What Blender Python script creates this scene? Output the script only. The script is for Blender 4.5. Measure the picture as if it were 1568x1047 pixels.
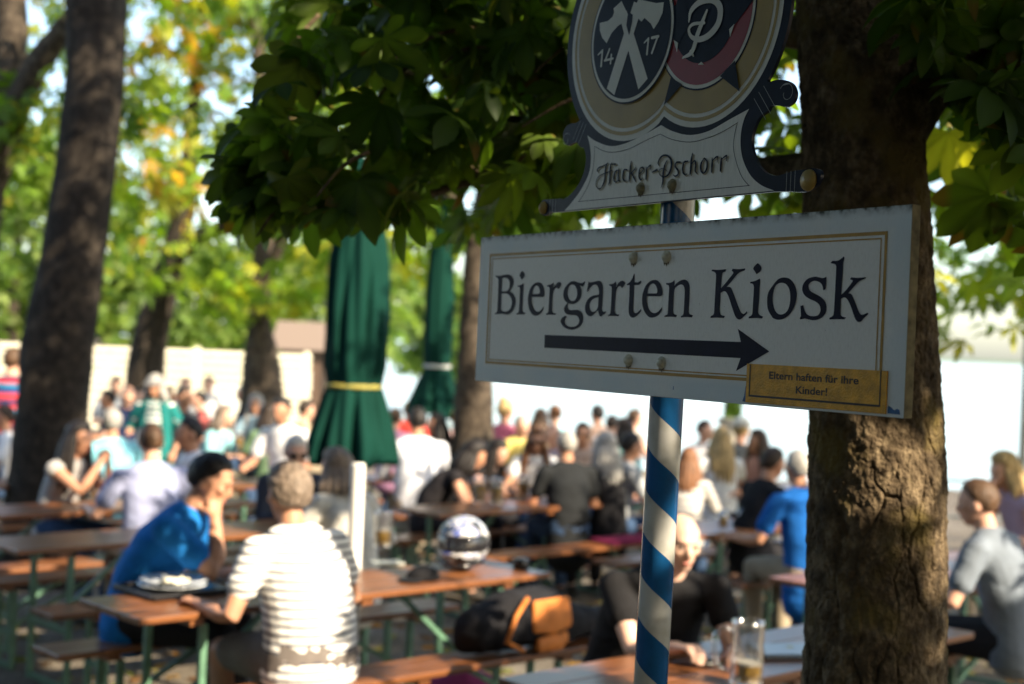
import bpy, bmesh, math, random
import numpy as np
from mathutils import Vector, Matrix

for _o in list(bpy.data.objects): bpy.data.objects.remove(_o)
SC = bpy.context.scene
COL = SC.collection
R_ = math.radians

# ------------------------------------------------------------------ camera
CAM_H = 1.88
PHI = R_(2.4)
cam_d = bpy.data.cameras.new('camera'); cam = bpy.data.objects.new('camera', cam_d); COL.objects.link(cam)
cam_d.sensor_width = 36.0
cam_d.lens = 36.0 * 2178.0 / 1568.0
cam_d.clip_start = 0.05; cam_d.clip_end = 9000
CR = Vector((math.cos(PHI), 0, math.sin(PHI))); CU = Vector((-math.sin(PHI), 0, math.cos(PHI))); CF = Vector((0, 1, 0))
M = Matrix((CR, CU, -CF)).transposed().to_4x4(); M.translation = Vector((0, 0, CAM_H))
cam.matrix_world = M
cam_d.dof.use_dof = True
cam_d.dof.focus_distance = 2.22
cam_d.dof.aperture_fstop = 3.4
SC.camera = cam

# ------------------------------------------------------------------ light
SUN = Vector((0.64, -0.51, 0.575)).normalized()          # towards the sun
world = bpy.data.worlds.new('World'); SC.world = world; world.use_nodes = True
wn = world.node_tree; wn.nodes.clear()
sky = wn.nodes.new('ShaderNodeTexSky'); sky.sky_type = 'NISHITA'; sky.sun_disc = False
sky.sun_elevation = math.asin(SUN.z); sky.sun_rotation = math.atan2(SUN.x, SUN.y)
sky.air_density = 1.0; sky.dust_density = 1.6; sky.ozone_density = 1.0
bg = wn.nodes.new('ShaderNodeBackground'); bg.inputs['Strength'].default_value = 0.14
wo = wn.nodes.new('ShaderNodeOutputWorld')
wn.links.new(sky.outputs[0], bg.inputs[0]); wn.links.new(bg.outputs[0], wo.inputs[0])
sun_d = bpy.data.lights.new('sun', 'SUN'); sun_d.energy = 5.0; sun_d.angle = R_(0.53); sun_d.color = (1.0, 0.84, 0.62)
sun = bpy.data.objects.new('sun', sun_d); COL.objects.link(sun)
sun.rotation_euler = (-SUN).to_track_quat('-Z', 'Y').to_euler()
sun.location = (12, -10, 14)
SC.view_settings.view_transform = 'Standard'; SC.view_settings.look = 'None'
SC.view_settings.exposure = 1.6; SC.view_settings.gamma = 1.0
SC.render.engine = 'CYCLES'
SC.cycles.use_denoising = True
SC.cycles.max_bounces = 7; SC.cycles.transparent_max_bounces = 12; SC.cycles.caustics_reflective = False; SC.cycles.caustics_refractive = False
SC.cycles.sample_clamp_indirect = 6.0

rng = np.random.default_rng(7)
random.seed(5)

# ------------------------------------------------------------------ helpers
def ray(px, py):
    return CR * ((px - 784) / 2178) + CU * (-(py - 523.5) / 2178) + CF
def P(px, py, d):
    "point seen at photo pixel px, py at depth d (metres along the view axis)"
    return Vector((0, 0, CAM_H)) + ray(px, py) * d
def tag(o, label=None, cat=None, group=None, kind=None):
    if label: o['label'] = label
    if cat: o['category'] = cat
    if group: o['group'] = group
    if kind: o['kind'] = kind
    return o
def empty(name, loc, rz=0.0, parent=None):
    o = bpy.data.objects.new(name, None); COL.objects.link(o); o.empty_display_size = 0.1
    o.location = loc; o.rotation_euler = (0, 0, rz)
    if parent: o.parent = parent
    return o
def link(name, me, mat=None, parent=None, smooth=False):
    if mat is not None:
        for m in (mat if isinstance(mat, (list, tuple)) else [mat]): me.materials.append(m)
    if smooth:
        me.polygons.foreach_set('use_smooth', np.ones(len(me.polygons), dtype=bool))
    o = bpy.data.objects.new(name, me); COL.objects.link(o)
    if parent: o.parent = parent
    return o
def copy_tree(o, parent=None):
    c = o.copy(); COL.objects.link(c); c.parent = parent
    for ch in list(o.children): copy_tree(ch, c)
    return c
def np_mesh(name, V, F, uvcol=None):
    "V (n,3), F (m,k) with one k"
    V = np.asarray(V, dtype=np.float32); F = np.asarray(F, dtype=np.int32)
    me = bpy.data.meshes.new(name)
    me.vertices.add(len(V)); me.vertices.foreach_set('co', V.ravel())
    k = F.shape[1]
    me.loops.add(F.size); me.loops.foreach_set('vertex_index', F.ravel())
    me.polygons.add(len(F)); me.polygons.foreach_set('loop_start', np.arange(0, F.size, k, dtype=np.int32))
    me.polygons.foreach_set('loop_total', np.full(len(F), k, dtype=np.int32))
    if uvcol is not None:
        a = me.color_attributes.new('tint', 'FLOAT_COLOR', 'POINT')
        c = np.ones((len(V), 4), dtype=np.float32); c[:, :3] = uvcol
        a.data.foreach_set('color', c.ravel())
    me.update(calc_edges=True); me.validate()
    return me
class MB:
    "collects verts / faces of mixed size and links them as one mesh"
    def __init__(self): self.v = []; self.f = []
    def add(self, V, F):
        o = len(self.v); self.v += [tuple(x) for x in V]; self.f += [tuple(i + o for i in f) for f in F]; return self
    def box(self, c, s, mat=None):
        cx, cy, cz = c; x, y, z = s[0] / 2, s[1] / 2, s[2] / 2
        V = [Vector((a * x, b * y, d * z)) for a in (-1, 1) for b in (-1, 1) for d in (-1, 1)]
        if mat: V = [mat @ v for v in V]
        V = [v + Vector(c) for v in V]
        return self.add(V, [(0, 1, 3, 2), (4, 6, 7, 5), (0, 4, 5, 1), (2, 3, 7, 6), (0, 2, 6, 4), (1, 5, 7, 3)])
    def bar(self, a, b, w, h):
        "rectangular bar from a to b"
        a, b = Vector(a), Vector(b); d = (b - a); L = d.length; d.normalize()
        s = d.cross(Vector((0, 0, 1)))
        if s.length < 1e-3: s = Vector((1, 0, 0))
        s.normalize(); t = s.cross(d)
        return self.box((a + b) / 2, (L, w, h), Matrix((d, s, t)).transposed())
    def tube(self, pts, rad, n=10, cap=True):
        V, F = tube_np(pts, rad, n, cap); return self.add(V, F)
    def lathe(self, prof, n=24, c=(0, 0, 0)):
        V = []; F = []
        for r, z in prof:
            for k in range(n):
                a = 2 * math.pi * k / n; V.append((c[0] + r * math.cos(a), c[1] + r * math.sin(a), c[2] + z))
        m = len(prof)
        for i in range(m - 1):
            for k in range(n):
                F.append((i * n + k, i * n + (k + 1) % n, (i + 1) * n + (k + 1) % n, (i + 1) * n + k))
        if prof[0][0] > 1e-6: F.append(tuple(reversed(range(n))))
        if prof[-1][0] > 1e-6: F.append(tuple(range((m - 1) * n, m * n)))
        return self.add(V, F)
    def mesh(self, name, bevel=0.0, seg=2):
        me = bpy.data.meshes.new(name); me.from_pydata(self.v, [], self.f); me.update()
        if bevel:
            bm = bmesh.new(); bm.from_mesh(me)
            bmesh.ops.bevel(bm, geom=list(bm.edges), offset=bevel, segments=seg, affect='EDGES', profile=0.5)
            bm.to_mesh(me); bm.free()
        return me
    def build(self, name, mat, parent=None, bevel=0.0, smooth=False, seg=2):
        return link(name, self.mesh(name, bevel, seg), mat, parent, smooth)
def frames(pts):
    P_ = np.asarray(pts, float); n = len(P_)
    T = np.gradient(P_, axis=0) if n > 2 else np.repeat((P_[1] - P_[0])[None], 2, 0)
    T /= np.linalg.norm(T, axis=1)[:, None] + 1e-12
    a = np.array([0, 0, 1.0]) if abs(T[0, 2]) < 0.9 else np.array([1.0, 0, 0])
    S = np.zeros_like(P_); s = np.cross(T[0], a); s /= np.linalg.norm(s)
    for i in range(n):
        s = s - T[i] * (s @ T[i]); s /= np.linalg.norm(s) + 1e-12; S[i] = s
    return P_, T, S, np.cross(T, S)
def tube_np(pts, rad, n=10, cap=True):
    P_, T, S, N = frames(pts); m = len(P_)
    rad = np.broadcast_to(np.asarray(rad, float), (m,))
    a = np.linspace(0, 2 * np.pi, n, endpoint=False)
    V = P_[:, None] + rad[:, None, None] * (np.cos(a)[None, :, None] * S[:, None] + np.sin(a)[None, :, None] * N[:, None])
    V = V.reshape(-1, 3); F = []
    for i in range(m - 1):
        for k in range(n):
            F.append((i * n + k, i * n + (k + 1) % n, (i + 1) * n + (k + 1) % n, (i + 1) * n + k))
    if cap:
        F.append(tuple(reversed(range(n)))); F.append(tuple(range((m - 1) * n, m * n)))
    return V, F
def spline(pts, closed=True, sub=5):
    "Catmull-Rom through points; a truthy third value makes a corner"
    n = len(pts); out = []
    rngi = range(n) if closed else range(n - 1)
    A = [Vector((p[0], p[1])) for p in pts]; C_ = [len(p) > 2 and p[2] for p in pts]
    def tang(i):
        if C_[i] or (not closed and i in (0, n - 1)): return None
        return (A[(i + 1) % n] - A[i - 1]) * 0.5
    for i in rngi:
        j = (i + 1) % n; a, b = A[i], A[j]; d = b - a; L = d.length
        ta, tb = tang(i), tang(j)
        if ta is None and tb is None: out.append(a); continue
        def lim(t):
            if t is None: return d * 1.0
            return t.normalized() * min(t.length, L * 1.2)
        ta, tb = lim(ta), lim(tb)
        for k in range(sub):
            s = k / sub; s2 = s * s; s3 = s2 * s
            out.append(a * (2 * s3 - 3 * s2 + 1) + ta * (s3 - 2 * s2 + s) + b * (-2 * s3 + 3 * s2) + tb * (s3 - s2))
    if not closed: out.append(A[-1])
    return out
def fill(contours, extrude=0.0, offset=0.0):
    "flat filled mesh (even-odd holes) in the xy plane from closed contours, metres"
    cu = bpy.data.curves.new('c', 'CURVE'); cu.dimensions = '2D'; cu.fill_mode = 'BOTH' if extrude else 'FRONT'
    cu.extrude = extrude; cu.offset = offset
    for c in contours:
        s = cu.splines.new('POLY'); s.points.add(len(c) - 1); s.use_cyclic_u = True
        for p, q in zip(s.points, c): p.co = (q[0], q[1], 0, 1)
    return curve_mesh(cu)
def curve_mesh(cu):
    ob = bpy.data.objects.new('tmp', cu); COL.objects.link(ob)
    dg = bpy.context.evaluated_depsgraph_get(); dg.update()
    me = bpy.data.meshes.new_from_object(ob.evaluated_get(dg))
    bpy.data.objects.remove(ob); bpy.data.curves.remove(cu)
    me.materials.clear()
    return me
def hash3(p, seed=0):
    x = np.sin(p[..., 0] * 127.1 + p[..., 1] * 311.7 + p[..., 2] * 74.7 + seed * 13.37) * 43758.5453
    return x - np.floor(x)
def vnoise(p, seed=0):
    p = np.asarray(p, float); i = np.floor(p); f = p - i; f = f * f * (3 - 2 * f); r = 0
    for dx in (0, 1):
        for dy in (0, 1):
            for dz in (0, 1):
                w = (f[..., 0] if dx else 1 - f[..., 0]) * (f[..., 1] if dy else 1 - f[..., 1]) * (f[..., 2] if dz else 1 - f[..., 2])
                r = r + w * hash3(i + np.array([dx, dy, dz]), seed)
    return r
def fbm(p, o=4, seed=0):
    p = np.asarray(p, float); r = 0; a = 0.5
    for k in range(o): r = r + a * (vnoise(p, seed + k) - 0.5); p = p * 2.03; a *= 0.5
    return r

def worley(u, v, seed=0):
    "F1 and F2 - F1 of a jittered cell pattern"
    iu, iv = np.floor(u), np.floor(v); d1 = np.full(u.shape, 9.0); d2 = np.full(u.shape, 9.0)
    for a in (-1, 0, 1):
        for b_ in (-1, 0, 1):
            c = np.stack([iu + a, iv + b_, iu * 0 + seed], -1); px, py = iu + a + hash3(c, 1), iv + b_ + hash3(c, 2)
            d = np.hypot(u - px, v - py); d2 = np.minimum(d2, np.maximum(d1, d)); d1 = np.minimum(d1, d)
    return d1, d2 - d1

# ------------------------------------------------------------------ materials
MATS = {}
def nodes_of(m): return m.node_tree.nodes, m.node_tree.links
def mat(name, col, rough=0.6, metal=0.0, spec=0.5, vary=0.0, vscale=8.0, bump=0.0, bscale=60.0, stretch=None, coat=0.0):
    if name in MATS: return MATS[name]
    m = bpy.data.materials.new(name); m.use_nodes = True; N, L = nodes_of(m); b = N['Principled BSDF']
    b.inputs['Base Color'].default_value = (*col, 1); b.inputs['Roughness'].default_value = rough
    b.inputs['Metallic'].default_value = metal; b.inputs['Specular IOR Level'].default_value = spec
    b.inputs['Coat Weight'].default_value = coat
    tc = N.new('ShaderNodeTexCoord'); src = tc.outputs['Object']
    if stretch:
        mp = N.new('ShaderNodeMapping'); mp.inputs['Scale'].default_value = stretch; L.new(src, mp.inputs[0]); src = mp.outputs[0]
    if vary:
        nz = N.new('ShaderNodeTexNoise'); nz.inputs['Scale'].default_value = vscale; nz.inputs['Detail'].default_value = 5; L.new(src, nz.inputs['Vector'])
        mr = N.new('ShaderNodeMapRange'); mr.inputs[1].default_value = 0.3; mr.inputs[2].default_value = 0.7
        mr.inputs[3].default_value = 1 - vary; mr.inputs[4].default_value = 1 + vary; L.new(nz.outputs[0], mr.inputs[0])
        mx = N.new('ShaderNodeMix'); mx.data_type = 'RGBA'; mx.blend_type = 'MULTIPLY'; mx.inputs[0].default_value = 1
        mx.inputs[6].default_value = (*col, 1); L.new(mr.outputs[0], mx.inputs[7]); L.new(mx.outputs[2], b.inputs['Base Color'])
    if bump:
        nb = N.new('ShaderNodeTexNoise'); nb.inputs['Scale'].default_value = bscale; nb.inputs['Detail'].default_value = 4; L.new(src, nb.inputs['Vector'])
        bp = N.new('ShaderNodeBump'); bp.inputs['Strength'].default_value = bump; bp.inputs['Distance'].default_value = 0.01
        L.new(nb.outputs[0], bp.inputs['Height']); L.new(bp.outputs[0], b.inputs['Normal'])
    MATS[name] = m; return m
def ramp(N, stops, interp='LINEAR'):
    r = N.new('ShaderNodeValToRGB'); r.color_ramp.interpolation = interp
    while len(r.color_ramp.elements) > 1: r.color_ramp.elements.remove(r.color_ramp.elements[0])
    for i, (p, c) in enumerate(stops):
        e = r.color_ramp.elements[0] if i == 0 else r.color_ramp.elements.new(p)
        e.position = p; e.color = (*c, 1)
    return r
def leaf_mat(name, trans=0.45, rough=0.5, glow=(2.7, 2.6, 0.9)):
    m = bpy.data.materials.new(name); m.use_nodes = True; N, L = nodes_of(m); b = N['Principled BSDF']; out = N['Material Output']
    at = N.new('ShaderNodeAttribute'); at.attribute_name = 'tint'
    L.new(at.outputs['Color'], b.inputs['Base Color']); b.inputs['Roughness'].default_value = rough; b.inputs['Specular IOR Level'].default_value = 0.3
    tr = N.new('ShaderNodeBsdfTranslucent')
    hs = N.new('ShaderNodeMix'); hs.data_type = 'RGBA'; hs.blend_type = 'MULTIPLY'; hs.inputs[0].default_value = 1.0
    hs.inputs[7].default_value = (*glow, 1); L.new(at.outputs['Color'], hs.inputs[6]); L.new(hs.outputs[2], tr.inputs['Color'])
    mx = N.new('ShaderNodeMixShader'); mx.inputs[0].default_value = trans
    L.new(b.outputs[0], mx.inputs[1]); L.new(tr.outputs[0], mx.inputs[2]); L.new(mx.outputs[0], out.inputs[0])
    return m
def cloth(col, name=None):
    return mat(name or 'cloth_%.2f_%.2f_%.2f' % col, col, rough=0.9, spec=0.15, vary=0.10, vscale=14, bump=0.25, bscale=30)
def stripe_cloth(name, bands, pitch, axis=2):
    "bands: (fraction, colour) constant steps repeating every pitch metres"
    m = bpy.data.materials.new(name); m.use_nodes = True; N, L = nodes_of(m); b = N['Principled BSDF']
    tc = N.new('ShaderNodeTexCoord'); sp = N.new('ShaderNodeSeparateXYZ'); L.new(tc.outputs['Object'], sp.inputs[0])
    dv = N.new('ShaderNodeMath'); dv.operation = 'DIVIDE'; dv.inputs[1].default_value = pitch; L.new(sp.outputs[axis], dv.inputs[0])
    fr = N.new('ShaderNodeMath'); fr.operation = 'FRACT'; L.new(dv.outputs[0], fr.inputs[0])
    r = ramp(N, bands, 'CONSTANT'); L.new(fr.outputs[0], r.inputs[0]); L.new(r.outputs[0], b.inputs['Base Color'])
    b.inputs['Roughness'].default_value = 0.9; b.inputs['Specular IOR Level'].default_value = 0.15
    return m
def wood_mat(name, base, dark, coat=0.25, rough=0.38):
    m = bpy.data.materials.new(name); m.use_nodes = True; N, L = nodes_of(m); b = N['Principled BSDF']
    tc = N.new('ShaderNodeTexCoord'); mp = N.new('ShaderNodeMapping'); mp.inputs['Scale'].default_value = (1.2, 26, 26); L.new(tc.outputs['Object'], mp.inputs[0])
    nz = N.new('ShaderNodeTexNoise'); nz.inputs['Scale'].default_value = 2.2; nz.inputs['Detail'].default_value = 6; nz.inputs['Distortion'].default_value = 0.6; L.new(mp.outputs[0], nz.inputs[0])
    n2 = N.new('ShaderNodeTexNoise'); n2.inputs['Scale'].default_value = 3.0; n2.inputs['Detail'].default_value = 4; L.new(tc.outputs['Object'], n2.inputs[0])
    r = ramp(N, [(0.3, dark), (0.62, base), (0.8, tuple(min(1, c * 1.25) for c in base))]); L.new(nz.outputs[0], r.inputs[0])
    mx = N.new('ShaderNodeMix'); mx.data_type = 'RGBA'; mx.blend_type = 'MULTIPLY'; mx.inputs[0].default_value = 0.5; L.new(r.outputs[0], mx.inputs[6])
    r2 = ramp(N, [(0.35, (0.5, 0.45, 0.4)), (0.6, (1, 1, 1))]); L.new(n2.outputs[0], r2.inputs[0]); L.new(r2.outputs[0], mx.inputs[7])
    L.new(mx.outputs[2], b.inputs['Base Color'])
    b.inputs['Roughness'].default_value = rough; b.inputs['Coat Weight'].default_value = coat; b.inputs['Coat Roughness'].default_value = 0.3
    bp = N.new('ShaderNodeBump'); bp.inputs['Strength'].default_value = 0.15; bp.inputs['Distance'].default_value = 0.004; L.new(nz.outputs[0], bp.inputs['Height']); L.new(bp.outputs[0], b.inputs['Normal'])
    return m
def bark_mat(name, c_dark, c_mid, c_light, moss=None, scale=1.0):
    m = bpy.data.materials.new(name); m.use_nodes = True; N, L = nodes_of(m); b = N['Principled BSDF']
    tc = N.new('ShaderNodeTexCoord'); mp = N.new('ShaderNodeMapping'); mp.inputs['Scale'].default_value = (1, 1, 0.8); L.new(tc.outputs['Object'], mp.inputs[0])
    nz = N.new('ShaderNodeTexNoise'); nz.inputs['Scale'].default_value = 28 * scale; nz.inputs['Detail'].default_value = 8; nz.inputs['Roughness'].default_value = 0.65; L.new(mp.outputs[0], nz.inputs[0])
    r = ramp(N, [(0.28, c_dark), (0.5, c_mid), (0.72, c_light)]); L.new(nz.outputs[0], r.inputs[0])
    col = r.outputs[0]
    if moss:
        n2 = N.new('ShaderNodeTexNoise'); n2.inputs['Scale'].default_value = 7 * scale; n2.inputs['Detail'].default_value = 7; L.new(tc.outputs['Object'], n2.inputs[0])
        r2 = ramp(N, [(0.52, (0, 0, 0)), (0.66, (1, 1, 1))]); L.new(n2.outputs[0], r2.inputs[0])
        mx = N.new('ShaderNodeMix'); mx.data_type = 'RGBA'; L.new(r2.outputs[0], mx.inputs[0]); L.new(col, mx.inputs[6]); mx.inputs[7].default_value = (*moss, 1); col = mx.outputs[2]
    L.new(col, b.inputs['Base Color']); b.inputs['Roughness'].default_value = 0.9; b.inputs['Specular IOR Level'].default_value = 0.2
    n3 = N.new('ShaderNodeTexNoise'); n3.inputs['Scale'].default_value = 90 * scale; n3.inputs['Detail'].default_value = 6; L.new(mp.outputs[0], n3.inputs[0])
    bp = N.new('ShaderNodeBump'); bp.inputs['Strength'].default_value = 1.0; bp.inputs['Distance'].default_value = 0.014; L.new(n3.outputs[0], bp.inputs['Height']); L.new(bp.outputs[0], b.inputs['Normal'])
    return m
def glass_mat(name, col=(1, 1, 1), rough=0.02, ior=1.45):
    if name in MATS: return MATS[name]
    m = bpy.data.materials.new(name); m.use_nodes = True; N, L = nodes_of(m); out = N['Material Output']
    tr = N.new('ShaderNodeBsdfTransparent'); tr.inputs[0].default_value = (*[c * .95 for c in col], 1)
    gl = N.new('ShaderNodeBsdfGlossy'); gl.inputs['Roughness'].default_value = .11; gl.inputs['Color'].default_value = (.95, .95, .95, 1)
    lw = N.new('ShaderNodeLayerWeight'); lw.inputs[0].default_value = .38
    mr = N.new('ShaderNodeMapRange'); mr.inputs[3].default_value = .17; mr.inputs[4].default_value = .9; L.new(lw.outputs['Facing'], mr.inputs[0])
    mx = N.new('ShaderNodeMixShader'); L.new(mr.outputs[0], mx.inputs[0]); L.new(tr.outputs[0], mx.inputs[1]); L.new(gl.outputs[0], mx.inputs[2]); L.new(mx.outputs[0], out.inputs[0])
    MATS[name] = m; return m

# ------------------------------------------------------------------ terrain, lake, sky edge
def shore_y(x):
    return 25.0 + np.where(x < -4, (-4 - x) * 4.0, 0.0) + np.where(x > 6, (x - 6) * -0.25, 0.0)
def ground_z(x, y):
    x = np.asarray(x, float); y = np.asarray(y, float)
    z = -np.interp(y, [7, 11, 14, 17, 26], [0, .11, .15, .18, .37])
    d = y - shore_y(x)
    return z - 1.5 * np.clip(d / 2.5, 0, 1) ** 1.2
def gz(x, y): return float(ground_z(x, y))
xs = np.concatenate([[-900, -400, -200, -120], np.arange(-80, -16, 4), np.arange(-16, 17, 0.5), np.arange(20, 80, 4), [120, 250, 500, 900]])
ys = np.concatenate([[-300, -120, -60, -30], np.arange(-16, 0, 2), np.arange(0, 32, 0.5), np.arange(32, 110, 4), [150, 250, 500, 900, 1600, 3000]])
X, Y = np.meshgrid(xs, ys); Z = ground_z(X, Y) + 0.012 * fbm(np.stack([X * 1.7, Y * 1.7, X * 0], -1), 3) * (np.abs(X) < 20)
V = np.stack([X, Y, Z], -1).reshape(-1, 3); nx = len(xs)
ii, jj = np.meshgrid(np.arange(len(ys) - 1), np.arange(nx - 1), indexing='ij'); a = (ii * nx + jj).ravel()
gm = bpy.data.materials.new('gravel'); gm.use_nodes = True; N, L = nodes_of(gm); b = N['Principled BSDF']
tc = N.new('ShaderNodeTexCoord')
vo = N.new('ShaderNodeTexVoronoi'); vo.inputs['Scale'].default_value = 55; L.new(tc.outputs['Object'], vo.inputs[0])
nz = N.new('ShaderNodeTexNoise'); nz.inputs['Scale'].default_value = 1.3; nz.inputs['Detail'].default_value = 6; L.new(tc.outputs['Object'], nz.inputs[0])
r1 = ramp(N, [(0.0, (0.085, 0.075, 0.06)), (0.5, (0.165, 0.145, 0.118)), (1.0, (0.28, 0.25, 0.205))]); L.new(vo.outputs['Color'], r1.inputs[0])
r2 = ramp(N, [(0.35, (0.62, 0.58, 0.52)), (0.65, (1, 1, 1))]); L.new(nz.outputs[0], r2.inputs[0])
mx = N.new('ShaderNodeMix'); mx.data_type = 'RGBA'; mx.blend_type = 'MULTIPLY'; mx.inputs[0].default_value = 1; L.new(r1.outputs[0], mx.inputs[6]); L.new(r2.outputs[0], mx.inputs[7])
L.new(mx.outputs[2], b.inputs['Base Color']); b.inputs['Roughness'].default_value = 0.95; b.inputs['Specular IOR Level'].default_value = 0.2
bp = N.new('ShaderNodeBump'); bp.inputs['Strength'].default_value = 0.8; bp.inputs['Distance'].default_value = 0.012; L.new(vo.outputs['Distance'], bp.inputs['Height']); L.new(bp.outputs[0], b.inputs['Normal'])
o = link('ground', np_mesh('ground', V, np.stack([a, a + 1, a + nx + 1, a + nx], -1)), gm, smooth=True); tag(o, kind='structure')

wm = bpy.data.materials.new('lake_water'); wm.use_nodes = True; N, L = nodes_of(wm); b = N['Principled BSDF']
b.inputs['Base Color'].default_value = (0.36, 0.47, 0.48, 1); b.inputs['Roughness'].default_value = 0.15; b.inputs['IOR'].default_value = 1.33
tc = N.new('ShaderNodeTexCoord'); mp = N.new('ShaderNodeMapping'); mp.inputs['Scale'].default_value = (0.5, 1.4, 1); L.new(tc.outputs['Object'], mp.inputs[0])
nz = N.new('ShaderNodeTexNoise'); nz.inputs['Scale'].default_value = 1.4; nz.inputs['Detail'].default_value = 5; L.new(mp.outputs[0], nz.inputs[0])
bp = N.new('ShaderNodeBump'); bp.inputs['Strength'].default_value = 0.5; bp.inputs['Distance'].default_value = 0.12; L.new(nz.outputs[0], bp.inputs['Height']); L.new(bp.outputs[0], b.inputs['Normal'])
o = link('lake_water', np_mesh('lake_water', [(-2500, 20, -1.15), (2500, 20, -1.15), (2500, 2990, -1.15), (-2500, 2990, -1.15)], [(0, 1, 2, 3)]), wm); tag(o, kind='structure')
# far shore: low wooded hills
hx = np.linspace(-2600, 2600, 160); hy = np.linspace(2400, 3000, 8)
X, Y = np.meshgrid(hx, hy); Hh = .4 * (6 + 14 * vnoise(np.stack([X * 0.004, X * 0, X * 0], -1)) + 5 * vnoise(np.stack([X * 0.02, X * 0, X * 0], -1))) * np.sin(np.clip((Y - 2400) / 600, 0, 1) * np.pi) - 2
a_i, a_j = np.meshgrid(np.arange(7), np.arange(159), indexing='ij'); a = (a_i * 160 + a_j).ravel()
o = link('hills', np_mesh('hills', np.stack([X, Y, Hh], -1).reshape(-1, 3), np.stack([a, a + 1, a + 161, a + 160], -1)), mat('hill_wood', (0.10, 0.14, 0.08), 0.95, vary=0.3, vscale=0.02), smooth=True); tag(o, kind='structure')

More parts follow.
